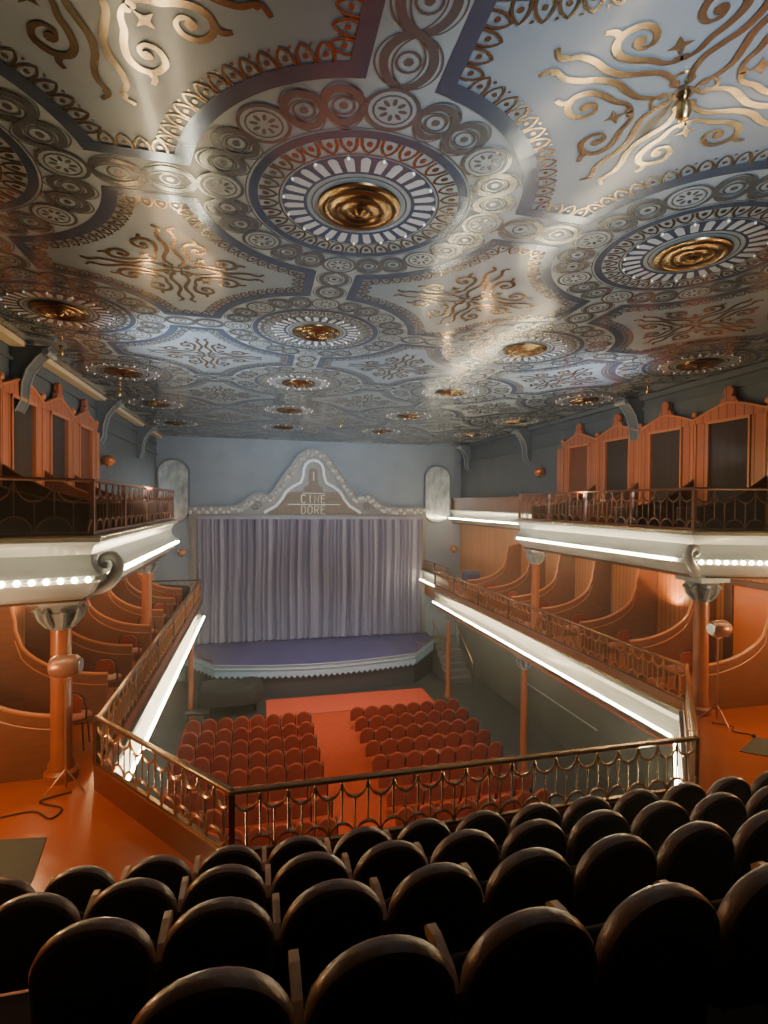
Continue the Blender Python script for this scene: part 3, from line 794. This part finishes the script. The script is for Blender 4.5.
# brackets under the ceiling
def bracket(x, y, s, label):
    t = thing('ceiling_bracket', label, 'bracket', (x, y, 1.4), 'scroll brackets under the ceiling edge')
    P = [(0, 1.55), (.0, 2.72), (.62, 2.72), (.60, 2.58), (.38, 2.50), (.24, 2.30), (.17, 2.05), (.15, 1.75), (.08, 1.58)]
    m = MB(); top = P[1:5]; 
    pts = [(0, 2.72), (0, 2.5), (0, 2.3), (0, 2.05), (0, 1.75), (0, 1.55)]
    out = [(.62, 2.72), (.40, 2.52), (.24, 2.30), (.17, 2.05), (.15, 1.75), (.06, 1.56)]
    m.strip(pts, out, lambda a, b_, d: (x-s*a, d, b_), y-.16, y+.16)
    m.build('console', M['walldk'], t)
    m = MB(); m.tube([(x-s*(a+.01), y-.17, z) for a, z in out], .016, 6); m.tube([(x-s*(a+.01), y+.17, z) for a, z in out], .016, 6); m.tube([(x-s*.56, y-.2, 2.62), (x-s*.56, y+.2, 2.62)], .06, 10); m.build('scroll', M['capital'], t, True)
for k, y in enumerate((11.7, 17.4, 22.9)):
    bracket(XR-.01, y, 1, 'dark scroll bracket under the right ceiling edge, %s from the near end' % ORD[k])
for k, y in enumerate((10.6, 15.6, 20.5)):
    bracket(XL+.01, y, -1, 'dark scroll bracket under the left ceiling edge, %s from the near end' % ORD[k])

# copper wall lamps
def wall_lamp(x, y, z, n, label):
    t = thing('wall_lamp', label, 'wall lamp', (x, y, z), 'round copper wall lamps')
    nx, ny = n
    m = MB(); m.tube([(x, y, z-.12), (x+nx*.08, y+ny*.08, z-.1), (x+nx*.14, y+ny*.14, z)], .015, 6); m.build('arm', M['copper'], t)
    m = MB(); m.sphere((x+nx*.2, y+ny*.2, z), .18, 16, 10, sc=(1, 1, .85)); m.build('shade', M['copper'], t, True)
    m = MB(); m.sphere((x+nx*.2, y+ny*.2, z-.16), .05, 10, 6); m.build('finial', M['bronze'], t, True)
wall_lamp(-3.12, YW, -2.15, (0, -1), 'round copper wall lamp on the wall left of the screen')
wall_lamp(9.2, YW, -2.15, (0, -1), 'round copper wall lamp on the wall right of the screen')
wall_lamp(XR, 16.3, 1.13, (-1, 0), 'round copper wall lamp beside the far end of the upper right facade')
wall_lamp(XL, 15.9, 1.13, (1, 0), 'round copper wall lamp beside the far end of the upper left facade')

# ------------------------------------------------------------------ screen wall
def screen():
    T = lambda a, b_, d: (a, YW-.006-d, b_)
    # curtain
    t = thing('stage_curtain', 'pleated lilac-grey curtain hanging across the stage opening', 'curtain', (2.5, YW-.12, -6.1))
    x0, x1, z0, z1 = -2.5, 7.5, -6.12, -.72
    n = 620; m = MB(); rows = 9
    ph = [random.uniform(0, 6.28) for _ in range(8)]
    def fold(x, h):
        v = .5*math.sin(x*21+ph[0]+.8*math.sin(x*2.3+ph[1]))+.32*math.sin(x*34+ph[2]+math.sin(x*3.7+ph[3]))+.25*math.sin(x*9.5+ph[4]+.1*h)
        return .115*v*(1+.03*h)
    for r in range(rows+1):
        z = z0+(z1-z0)*r/rows; h = (z1-z)
        for i in range(n+1):
            x = x0+(x1-x0)*i/n; m.v.append((x+.02*math.sin(h*1.3+x), YW-.20-fold(x, h), z))
    for r in range(rows):
        for i in range(n):
            a = r*(n+1)+i; m.f.append((a, a+1, a+n+2, a+n+1)); m.m.append(0)
    m.build('drape', M['curtain'], t, True)
    m = MB(); m.box(x0, x1, YW-.30, YW-.03, z1-.02, z1+.10); m.build('pelmet', M['curtain'], t)
    # frame
    t = thing('proscenium_frame', 'pale grey moulded frame round the stage curtain', 'frame', (2.5, YW, -6.1))
    for a0, a1, lab in ((-2.85, -2.52, 'left'), (7.5, 7.80, 'right')):
        m = MB(); m.box(a0, a1, YW-.16, YW, -6.15, -.42); m.box(a0+.1, a1-.1, YW-.24, YW-.16, -6.15, -.42); m.build('jamb', M['plaster2'], t)
    m = MB(); m.box(-2.85, 7.80, YW-.2, YW, -.74, -.545); m.box(-2.85, 7.80, YW-.28, YW, -.62, -.57); m.build('lintel', M['plaster2'], t)
    # pediment
    c = 2.46
    t = thing('pediment', 'wavy plaster pediment with a rounded crest above the stage curtain', 'pediment', (c, YW, -.42))
    half = [(0, 2.45), (.25, 2.42), (.475, 2.31), (.70, 2.14), (.855, 1.94), (.96, 1.76), (1.08, 1.58), (1.22, 1.43), (1.40, 1.16), (1.6, .87), (1.8, .56), (1.98, .34), (2.12, .36), (2.26, .42), (2.45, .44), (2.64, .40), (2.80, .29), (2.93, .17), (3.10, .02), (3.28, -.08), (3.5, -.13), (3.8, -.16), (4.5, -.16), (5.33, -.16)]
    def inset(P, d):
        out = []
        for i, p in enumerate(P):
            a = P[max(i-1, 0)]; b_ = P[min(i+1, len(P)-1)]
            dx, dz = b_[0]-a[0], b_[1]-a[1]
            if i == 0: dx, dz = 1, 0
            l = math.hypot(dx, dz); out.append((max(0, p[0]+dz/l*d), p[1]-dx/l*d))
        return out
    def fullp(P): return [(c-a, z) for a, z in reversed(P[1:])]+[(c+a, z) for a, z in P]
    i1 = inset(half, .07); i2 = inset(half, .36)
    m = MB(); m.strip(fullp(half), fullp(i1), T, 0, .30); m.build('edge_moulding', M['plaster2'], t)
    m = MB(); m.strip(fullp(i1), fullp(i2), T, 0, .2)
    m.build('ornament_band', M['plbase'], t); m = MB()
    mid = [((a[0]+b_[0])/2, (a[1]+b_[1])/2) for a, b_ in zip(i1, i2)]
    F = fullp(mid); acc = 0
    for i in range(len(F)-1):
        a, b_ = F[i], F[i+1]; l = math.hypot(b_[0]-a[0], b_[1]-a[1]); k = max(1, round(l/.16))
        for j in range(k):
            f = (j+.5)/k; px, pz = a[0]+(b_[0]-a[0])*f, a[1]+(b_[1]-a[1])*f
            m.sphere((px, YW-.21, pz+(.07 if (i+j) % 2 else -.07)), .088, 6, 4)
    m.build('relief_ornament', M['plaster'], t)
    # back board from the band down to the lintel
    low = [(a, z) for a, z in i2 if a < 3.6]
    m = MB(); P = fullp(low); m.strip(P, [(a, -.54) for a, z in P], T, 0, .10); m.build('tympanum', M['plaster2'], t)
    inner = [(0, 1.98), (.22, 1.93), (.40, 1.78), (.5, 1.52), (.52, 1.25), (.62, .95), (.95, .78), (1.25, .55), (1.45, .2), (1.7, -.1), (2.1, -.33), (2.2, -.42)]
    m = MB(); ii = inset(inner, .12); m.strip(fullp(inner), fullp(ii), T, .1, .2); m.build('inner_moulding', M['plaster'], t)
    for sg in (1, -1):
        m = MB(); P = [(c+sg*2.52+r*math.cos(a)*1., YW-.16, -.17+r*math.sin(a)) for a, r in [(k*.45, .24-.010*k) for k in range(22)]]
        m.tube(P, .035, 6); m.build('volute', M['plaster2'], t, True)
    # sign
    t = thing('cinema_sign', 'olive-brown sign board reading CINE DORE in the pediment', 'sign', (c, YW-.12, -.44))
    sg = [(0, 1.55), (.12, 1.52), (.19, 1.42), (.2, .95), (.24, .78), (.40, .72), (.44, .50), (1.05, .48), (1.22, .36), (1.38, .10), (1.6, -.15), (1.95, -.40), (1.98, -.52)]
    m = MB(); P = fullp(sg); m.strip(P, [(a, -.54) for a, z in P], T, .12, .17); bd = m.build('board', M['sign'], t)
    m = MB(); w = .012
    m.box(c-1.15, c+1.2, YW-.185, YW-.17, -.085, -.06); m.box(c-.5, c+.52, YW-.185, YW-.17, .42, .44); m.box(c-.015, c+.015, YW-.185, YW-.17, 1.0, 1.4); m.build('line', M['letter'], t)
    G = {'C': [[(.75, .85), (.6, 1), (.25, 1), (.05, .8), (.05, .2), (.25, 0), (.6, 0), (.75, .15)]],
         'I': [[(.4, 0), (.4, 1)]], 'N': [[(.05, 0), (.05, 1), (.75, 0), (.75, 1)]],
         'E': [[(.75, 1), (.08, 1), (.08, 0), (.75, 0)], [(.08, .55), (.62, .55)]],
         'D': [[(.08, 0), (.08, 1), (.5, 1), (.75, .75), (.75, .25), (.5, 0), (.08, 0)]],
         'O': [[(.25, 0), (.05, .2), (.05, .8), (.25, 1), (.58, 1), (.77, .8), (.77, .2), (.58, 0), (.25, 0)]],
         'R': [[(.08, 0), (.08, 1), (.55, 1), (.75, .85), (.75, .6), (.55, .48), (.08, .48)], [(.42, .48), (.75, 0)]]}
    def write(txt, x, z, h, wd):
        for ch in txt:
            m = MB()
            for st in G[ch]:
                m.tube([(x+a*wd, YW-.175, z+b_*h) for a, b_ in st], .024, 6)
            m.build('letter', M['letter'], bd); x += wd*1.02+.03
    write('CINE', c-.56, .0, .35, .26); write('DORE', c-.56, -.49, .35, .26)
screen()

def mirror(cx, label):
    t = thing('wall_mirror', label, 'mirror', (cx, YW-.02, .45), 'tall round-ended mirrors beside the screen')
    def stad(w, h):
        P = []; r = w
        for k in range(13): a = PI*k/12; P.append((cx+r*math.cos(a), .45+h-r*.85+r*.85*math.sin(a)))
        for k in range(13): a = PI+PI*k/12; P.append((cx+r*math.cos(a), .45-h+r*.85+r*.85*math.sin(a)))
        return P
    A, B = stad(.60, 1.33), stad(.67, 1.40)
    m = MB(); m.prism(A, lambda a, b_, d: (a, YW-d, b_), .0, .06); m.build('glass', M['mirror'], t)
    m = MB(); n = len(A)
    for d in (0, .10): m.v += [(a, YW-d, b_) for a, b_ in A]+[(a, YW-d, b_) for a, b_ in B]
    for i in range(n):
        j = (i+1) % n
        for q in ((i, j, n+j, n+i), (2*n+i, 3*n+i, 3*n+j, 2*n+j), (i, 2*n+i, 2*n+j, j), (n+i, n+j, 3*n+j, 3*n+i)): m.f.append(q); m.m.append(0)
    m.build('frame', M['walldk'], t)
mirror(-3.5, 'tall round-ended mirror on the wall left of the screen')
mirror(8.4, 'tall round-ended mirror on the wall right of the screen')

# ------------------------------------------------------------------ stage
def stage():
    t = thing('stage', 'low raked stage with purple-blue floor and pale blue scalloped front', 'stage', (2.5, 22.5, ZS))
    pts = [(-2.9, 22.9), (-1.62, 21.42)]
    for k in range(1, 12):
        f = k/12; pts.append((-1.62+8.2*f, 21.42-.45*math.sin(PI*f)))
    pts += [(6.58, 21.42), (7.9, 22.9)]
    zf, zb = -6.42, -6.14
    m = MB(); n = len(pts)
    m.v += [(x, y, zf+(y-21.2)/2.8*(zb-zf)) for x, y in pts]+[(max(-2.9, min(7.9, x)), YW-.02, zb) for x, y in pts]
    for i in range(n-1): m.f.append((i, i+1, n+i+1, n+i)); m.m.append(0)
    m.build('stage_floor', M['stage'], t)
    def zt(y): return zf+(y-21.2)/2.8*(zb-zf)
    # fascia with scalloped lower edge
    m = MB(); m2 = MB(); m3 = MB()
    P = pts
    for i in range(len(P)-1):
        a, b_ = P[i], P[i+1]; l = math.hypot(b_[0]-a[0], b_[1]-a[1]); k = max(1, round(l/.13)); k -= k % 2 and -1 or 0
        for j in range(k):
            f0, f1 = j/k, (j+1)/k
            p = (a[0]+(b_[0]-a[0])*f0, a[1]+(b_[1]-a[1])*f0); q = (a[0]+(b_[0]-a[0])*f1, a[1]+(b_[1]-a[1])*f1)
            o0 = .40 if j % 2 == 0 else .52; o1 = .40 if (j+1) % 2 == 0 else .52
            m.add([(p[0], p[1]-.03, zt(p[1])+.02), (q[0], q[1]-.03, zt(q[1])+.02), (q[0], q[1]-.03, zt(q[1])-o1), (p[0], p[1]-.03, zt(p[1])-o0)], [(0, 1, 2, 3)])
        m2.add([(a[0], a[1]+.12, zt(a[1])-.01), (b_[0], b_[1]+.12, zt(b_[1])-.01), (b_[0], b_[1]+.12, ZS), (a[0], a[1]+.12, ZS)], [(0, 1, 2, 3)])
    m.build('scalloped_fascia', M['fascia'], t, recalc=False); m2.build('front_panel', M['stagefront'], t, recalc=False)
    m = MB(); m.tube([(x, y-.05, zt(y)-.16) for x, y in pts], .025, 6); m.tube([(x, y-.05, zt(y)+.01) for x, y in pts], .03, 6); m.build('fascia_moulding', M['cornice'], t)
    # side brass rails on the stage wings
    for k, (p, q, lab) in enumerate((((-2.95, 22.9), (-1.66, 21.4), 'left'), ((6.62, 21.4), (7.95, 22.9), 'right'))):
        h = thing('stage_rail', 'low brass rail on the slanting %s wing of the stage' % lab, 'handrail', (p[0], p[1], zt(p[1])), 'brass rails at the stage wings')
        m = MB(); m.tube([(p[0], p[1], -5.98), (q[0], q[1], -6.22)], .03, 8); m.build('bar', M['brass'], h)
        for f in (0.02, .5, .98):
            x, y = p[0]+(q[0]-p[0])*f, p[1]+(q[1]-p[1])*f
            m = MB(); m.tube([(x, y, zt(y)-.01), (x, y, -5.98-.24*f)], .018, 6); m.build('post', M['brass'], h)
    t = thing('stage_steps', 'dim grey steps beside the stage on the right, with brass handrails', 'steps', (8.4, 22.5, ZS))
    for k in range(7):
        m = MB(); m.box(7.95, 9.1, 21.2+.3*k, 23.4, ZS+.22*k, ZS+.22*(k+1)); m.build('step', M['steps'], t)
    for x in (7.98, 9.05):
        m = MB(); m.tube([(x, 21.0, -6.85), (x, 23.2, -5.35)], .028, 8); m.build('handrail', M['brass'], t)
        m = MB(); m.tube([(x, 21.05, ZS), (x, 21.05, -6.83)], .02, 6); m.tube([(x, 23.1, -6.3), (x, 23.1, -5.45)], .02, 6); m.build('rail_post', M['brass'], t)
stage()

def piano():
    ox, oy = -1.05, 20.1
    t = thing('grand_piano', 'grand piano under a black cloth cover left of the stage', 'piano', (ox, oy, ZS))
    P = [(-.95, -.70), (-.98, .55), (-.6, .72), (0, .68), (.5, .45), (.95, .40), (1.25, .15), (1.28, -.3), (1.0, -.62), (.3, -.72)]
    z0 = ZS+.62; z1 = ZS+1.02
    m = MB(); n = len(P)
    rings = [(1.0, z0-.16), (1.02, z0), (1.0, z1-.06), (.95, z1), (.6, z1+.03)]
    for s, z in rings: m.v += [(ox+x*s, oy+y*s, z+.12*(x > .8)*(s < 1)) for x, y in P]
    for r in range(len(rings)-1):
        for i in range(n): j = (i+1) % n; m.f.append((r*n+i, r*n+j, (r+1)*n+j, (r+1)*n+i)); m.m.append(0)
    m.f.append(tuple(range(n))); m.f.append(tuple((len(rings)-1)*n+i for i in range(n))); m.m += [0, 0]
    m.build('cloth_cover', M['black'], t, True)
    for x, y in ((-.75, -.5), (-.75, .45), (1.0, -.1)):
        m = MB(); m.lathe([(.05, 0), (.045, .1), (.06, .3), (.09, .6)], (ox+x, oy+y, ZS), 12); m.build('leg', M['black'], t, True)
    m = MB(); m.tube([(ox-.9, oy-.05, ZS+.6), (ox-.9, oy-.05, ZS+.08)], .02, 6); m.box(ox-1., ox-.8, oy-.15, oy+.05, ZS+.05, ZS+.1); m.build('pedal_lyre', M['black'], t)
    t = thing('piano_bench', 'small dark bench standing in front of the covered piano', 'bench', (-1.95, 18.95, ZS))
    m = MB(); m.box(-2.35, -1.6, 18.8, 19.15, ZS+.45, ZS+.53); m.build('seat', M['black'], t)
    for x in (-2.3, -1.65):
        for y in (18.84, 19.11):
            m = MB(); m.box(x-.02, x+.02, y-.02, y+.02, ZS, ZS+.45); m.build('leg', M['black'], t)
piano()
t_ = MB(); t_.box(XR-.03, XR-.005, 11.55, 11.95, -5.45, -4.95); tag(t_.build('wall_notice', M['paper']), 'small cream notice on the dark stalls wall under the right gallery', 'notice')

# ------------------------------------------------------------------ cinema seats
def arch(w, h, n=16, drop=1.):
    P = [(-w/2, 0), (-w/2*1.0, h*.25)]
    hh = w/2*drop
    for k in range(n+1):
        a = PI-PI*k/n; P.append((w/2*math.cos(a), h-hh+hh*math.sin(a)))
    P += [(w/2, h*.25), (w/2, 0)]
    return P
def pad(m, w, h, t, z0, y0, tilt, drop=.95, edge=.03, puff=0.):
    """padded slab with arch outline; rounded rim; leaning back"""
    base = arch(w, h, drop=drop); n = len(base); cz = h*.5
    rings = [(edge, -t/2), (edge*.3, -t/2+t*.10), (0, -t*.2), (0, t*.2), (edge*.3, t/2-t*.1), (edge, t/2)]
    o = len(m.v)
    for e, y in rings:
        for x, z in base:
            sx = 1-2*e/w; sz = 1-2*e/h
            xx, zz = x*sx, cz+(z-cz)*sz
            m.v.append((xx, y0+y-(zz)*math.tan(tilt), z0+zz))
    for r in range(len(rings)-1):
        for i in range(n):
            j = (i+1) % n; m.f.append((o+r*n+i, o+r*n+j, o+(r+1)*n+j, o+(r+1)*n+i)); m.m.append(0)
    m.f.append(tuple(o+i for i in reversed(range(n)))); m.f.append(tuple(o+(len(rings)-1)*n+i for i in range(n))); m.m += [0, 0]
def make_seat(name, label, group, pitch, w, mrim, mpan, marm, H):
    """front of the seat faces +y (the stage); backs face the camera"""
    t = thing(name, label, 'seat', (0, 0, 0), group)
    h = H-.30
    m = MB(); pad(m, w if mrim is M['seatrim'] else w*.97, h, .09 if mrim is M['seatrim'] else .07, .30, .0, math.radians(9), drop=.95 if mrim is M['seatrim'] else 1.15, edge=.028 if mrim is M['seatrim'] else .02); bk = m.build('backrest', mrim, t, True)
    m = MB(); pad(m, w*.90, h*.94, .02, .305, -.047 if mrim is M['seatrim'] else -.037, math.radians(9), edge=.012); m.build('back_panel', mpan, bk, True)
    m = MB()
    vs = []; n = 12
    m.box(-w/2+.03, w/2-.03, .10, .18, .28, .56)
    c = m.build('seat_cushion', mrim if mrim is not M['seatrim'] else M['seatpan'], t)
    bv = c.modifiers.new('b', 'BEVEL'); bv.width = .035; bv.segments = 3
    x = pitch/2
    P = [(-.04, .60), (.02, .635), (.16, .645), (.23, .63), (.26, .60), (.25, .575), (.18, .585), (.05, .585), (-.04, .56)]
    m = MB(); m.prism(P, lambda a, b_, d: (x+d, a, b_), -.018, .018); m.build('armrest', marm, t)
    m = MB(); m.prism([(-.04, 0), (.22, 0), (.18, .05), (.12, .08), (.12, .45), (.18, .58), (.0, .58), (.0, .08)], lambda a, b_, d: (x+d, a, b_), -.015, .015); m.build('stand', M['seatleg'], t)
    return t
near = make_seat('cinema_chair', 'x', 'dark brown cinema seats on the raked near rows', .53, .50, M['seatrim'], M['seatpan'], M['seatarm'], .87)
first = True
ROWS = [(4.16, -2.67, .331, -4, 9), (3.28, -2.23, .343, -3, 7), (2.44, -1.82, .366, -2, 5), (1.56, -1.39, .399, -1, 3)]
rn = ['front row at the railing', 'second row from the railing', 'third row from the railing', 'nearest row at the picture bottom']
for r, (y, zt, x0, k0, k1) in enumerate(ROWS):
    for k in range(k0, k1+1):
        lab = 'dark brown round-backed seat in the %s, %s from the left' % (rn[r], ORD[k-k0])
        loc = (x0+.53*k, y+.13, zt-.875)
        if first: near.location = loc; near['label'] = lab; first = False
        else: dup(near, loc, lab)
far = make_seat('stalls_chair', 'x', 'rust-red cinema seats in the stalls', .497, .45, M['redrim'], M['red'], M['wdark'], .80)
first = True
for r in range(8):
    y = 17.5-.87*r
    for blk in ('left', 'right'):
        for k in range(8):
            x = (1.52-.497*k) if blk == 'left' else (3.32+.497*k)
            lab = 'rust-red stalls seat, %s block, %s row from the stage, %s from the aisle' % (blk, ORD[r], ORD[k])
            loc = (x, y+.1, ZS+.02)
            if first: far.location = loc; far['label'] = lab; first = False
            else: dup(far, loc, lab)

# ------------------------------------------------------------------ lights
def light(kind, loc, energy, color, **kw):
    d = bpy.data.lights.new('lamp', kind); d.energy = energy; d.color = color
    for k, v in kw.items():
        if k != 'rot': setattr(d, k, v)
    o = bpy.data.objects.new('hall_or_fill_light', d); col.objects.link(o); o.location = loc  # one name for the box lamps and the added fill lights
    if 'rot' in kw: o.rotation_euler = kw['rot']
    return o
def aim(o, tgt):
    o.rotation_euler = (Vector(tgt)-o.location).to_track_quat('-Z', 'Y').to_euler()
warm = (1, .56, .24); cool = (.80, .90, 1.)
for x in (8.6,):
    for y in (8.42, 11.86, 13.6, 17.0, 20.9): light('POINT', (8.38 if y < 9 else x-.9, y, -1.42), 22, warm, shadow_soft_size=.06)
for x in (-3.2,):
    for y in (8.42, 11.86, 13.6, 17.0): light('POINT', (x, y, -1.5), 21, warm, shadow_soft_size=.06)
for x, r in ((DR+.35, 1), (DL-.35, -1)):
    o = light('AREA', (x+.25*r, 10.4, -.46), 60, warm, shape='RECTANGLE', size=.12, size_y=5.2); aim(o, (x+r*2.1, 10.4, 1.4))  # added strip hidden behind the gallery front to brighten the facade
light('POINT', (8.6, 6.1, -1.9), 45, warm, shadow_soft_size=.08)  # added point lights, here and at left, to brighten the near floor
light('POINT', (-3.3, 6.0, -1.9), 50, warm, shadow_soft_size=.08)
# projector-side beam on the curtain and wall
o = light('SPOT', (2.5, -2.2, 1.6), 2800, (.84, .92, 1.), spot_size=math.radians(37), spot_blend=.8, shadow_soft_size=.4); aim(o, (2.5, YW, -1.2))
# added cool spots without fittings, brightening the ceiling from the upper galleries
for x, tx in ((-3.0, 4.2), (8.5, 1.0)):
    o = light('SPOT', (x, 7.6, .9), 1300, (.80, .90, 1.), spot_size=math.radians(84), spot_blend=1., shadow_soft_size=.2); aim(o, (tx, 15.5, ZC+.6))
o = light('SPOT', (2.5, -2.6, .5), 300, (.84, .90, 1.), spot_size=math.radians(60), spot_blend=1., shadow_soft_size=.3); aim(o, (2.7, 8., 5.))  # added unseen spot behind the camera, fills the near ceiling
o = light('SPOT', (2.5, -2.6, .2), 1900, (.84, .92, 1.), spot_size=math.radians(44), spot_blend=1., shadow_soft_size=.3); aim(o, (2.7, 16.5, 5.2))  # second added spot there, lifts the far ceiling
# light over the stage front and the red carpet
o = light('SPOT', (2.5, 15.5, 2.3), 1500, (1, .92, .85), spot_size=math.radians(60), spot_blend=.9, shadow_soft_size=.2); aim(o, (2.6, 20.6, ZS))
o = light('SPOT', (2.5, 9.5, 2.3), 700, (1, .8, .62), spot_size=math.radians(95), spot_blend=.9, shadow_soft_size=.3); aim(o, (2.5, 14.5, ZS))
# added fill lights beneath the side galleries, lifting the stalls walls
for x in (8.5, -3.1):
    for y in (11, 16, 21): light('POINT', (x, y, -4.8), 26, (.9, 1, .85), shadow_soft_size=.1)

w = bpy.data.worlds.new('world'); bpy.context.scene.world = w; w.use_nodes = True
w.node_tree.nodes['Background'].inputs[0].default_value = (.55, .68, .85, 1)
w.node_tree.nodes['Background'].inputs[1].default_value = .10

t_ = w.node_tree; vs_ = t_.nodes.new('ShaderNodeVolumeScatter'); vs_.inputs['Density'].default_value = .0055; vs_.inputs['Anisotropy'].default_value = .85
t_.links.new(vs_.outputs[0], t_.nodes['World Output'].inputs['Volume'])
# ------------------------------------------------------------------ camera
f_, yaw, pitch, roll = 525.5, .23625, .01632, .00803
cy, sy, cp, sp_, cr, sr = math.cos(yaw), math.sin(yaw), math.cos(pitch), math.sin(pitch), math.cos(roll), math.sin(roll)
fw = Vector((sy*cp, cy*cp, -sp_)); rt = Vector((cy, -sy, 0)); up = rt.cross(fw)
r2 = rt*cr+up*sr; u2 = -rt*sr+up*cr
cd = bpy.data.cameras.new('camera'); cam = bpy.data.objects.new('camera', cd); col.objects.link(cam)
cam.matrix_world = Matrix(((r2.x, u2.x, -fw.x, 0), (r2.y, u2.y, -fw.y, 0), (r2.z, u2.z, -fw.z, 0), (0, 0, 0, 1)))
cd.sensor_fit = 'VERTICAL'; cd.sensor_height = 36; cd.lens = f_/1024*36; cd.clip_start = .05; cd.clip_end = 200
sc = bpy.context.scene; sc.camera = cam
sc.view_settings.view_transform = 'AgX'; sc.view_settings.look = 'None'; sc.view_settings.exposure = .92
for o in bpy.data.objects:
    if '_w' in o: del o['_w']
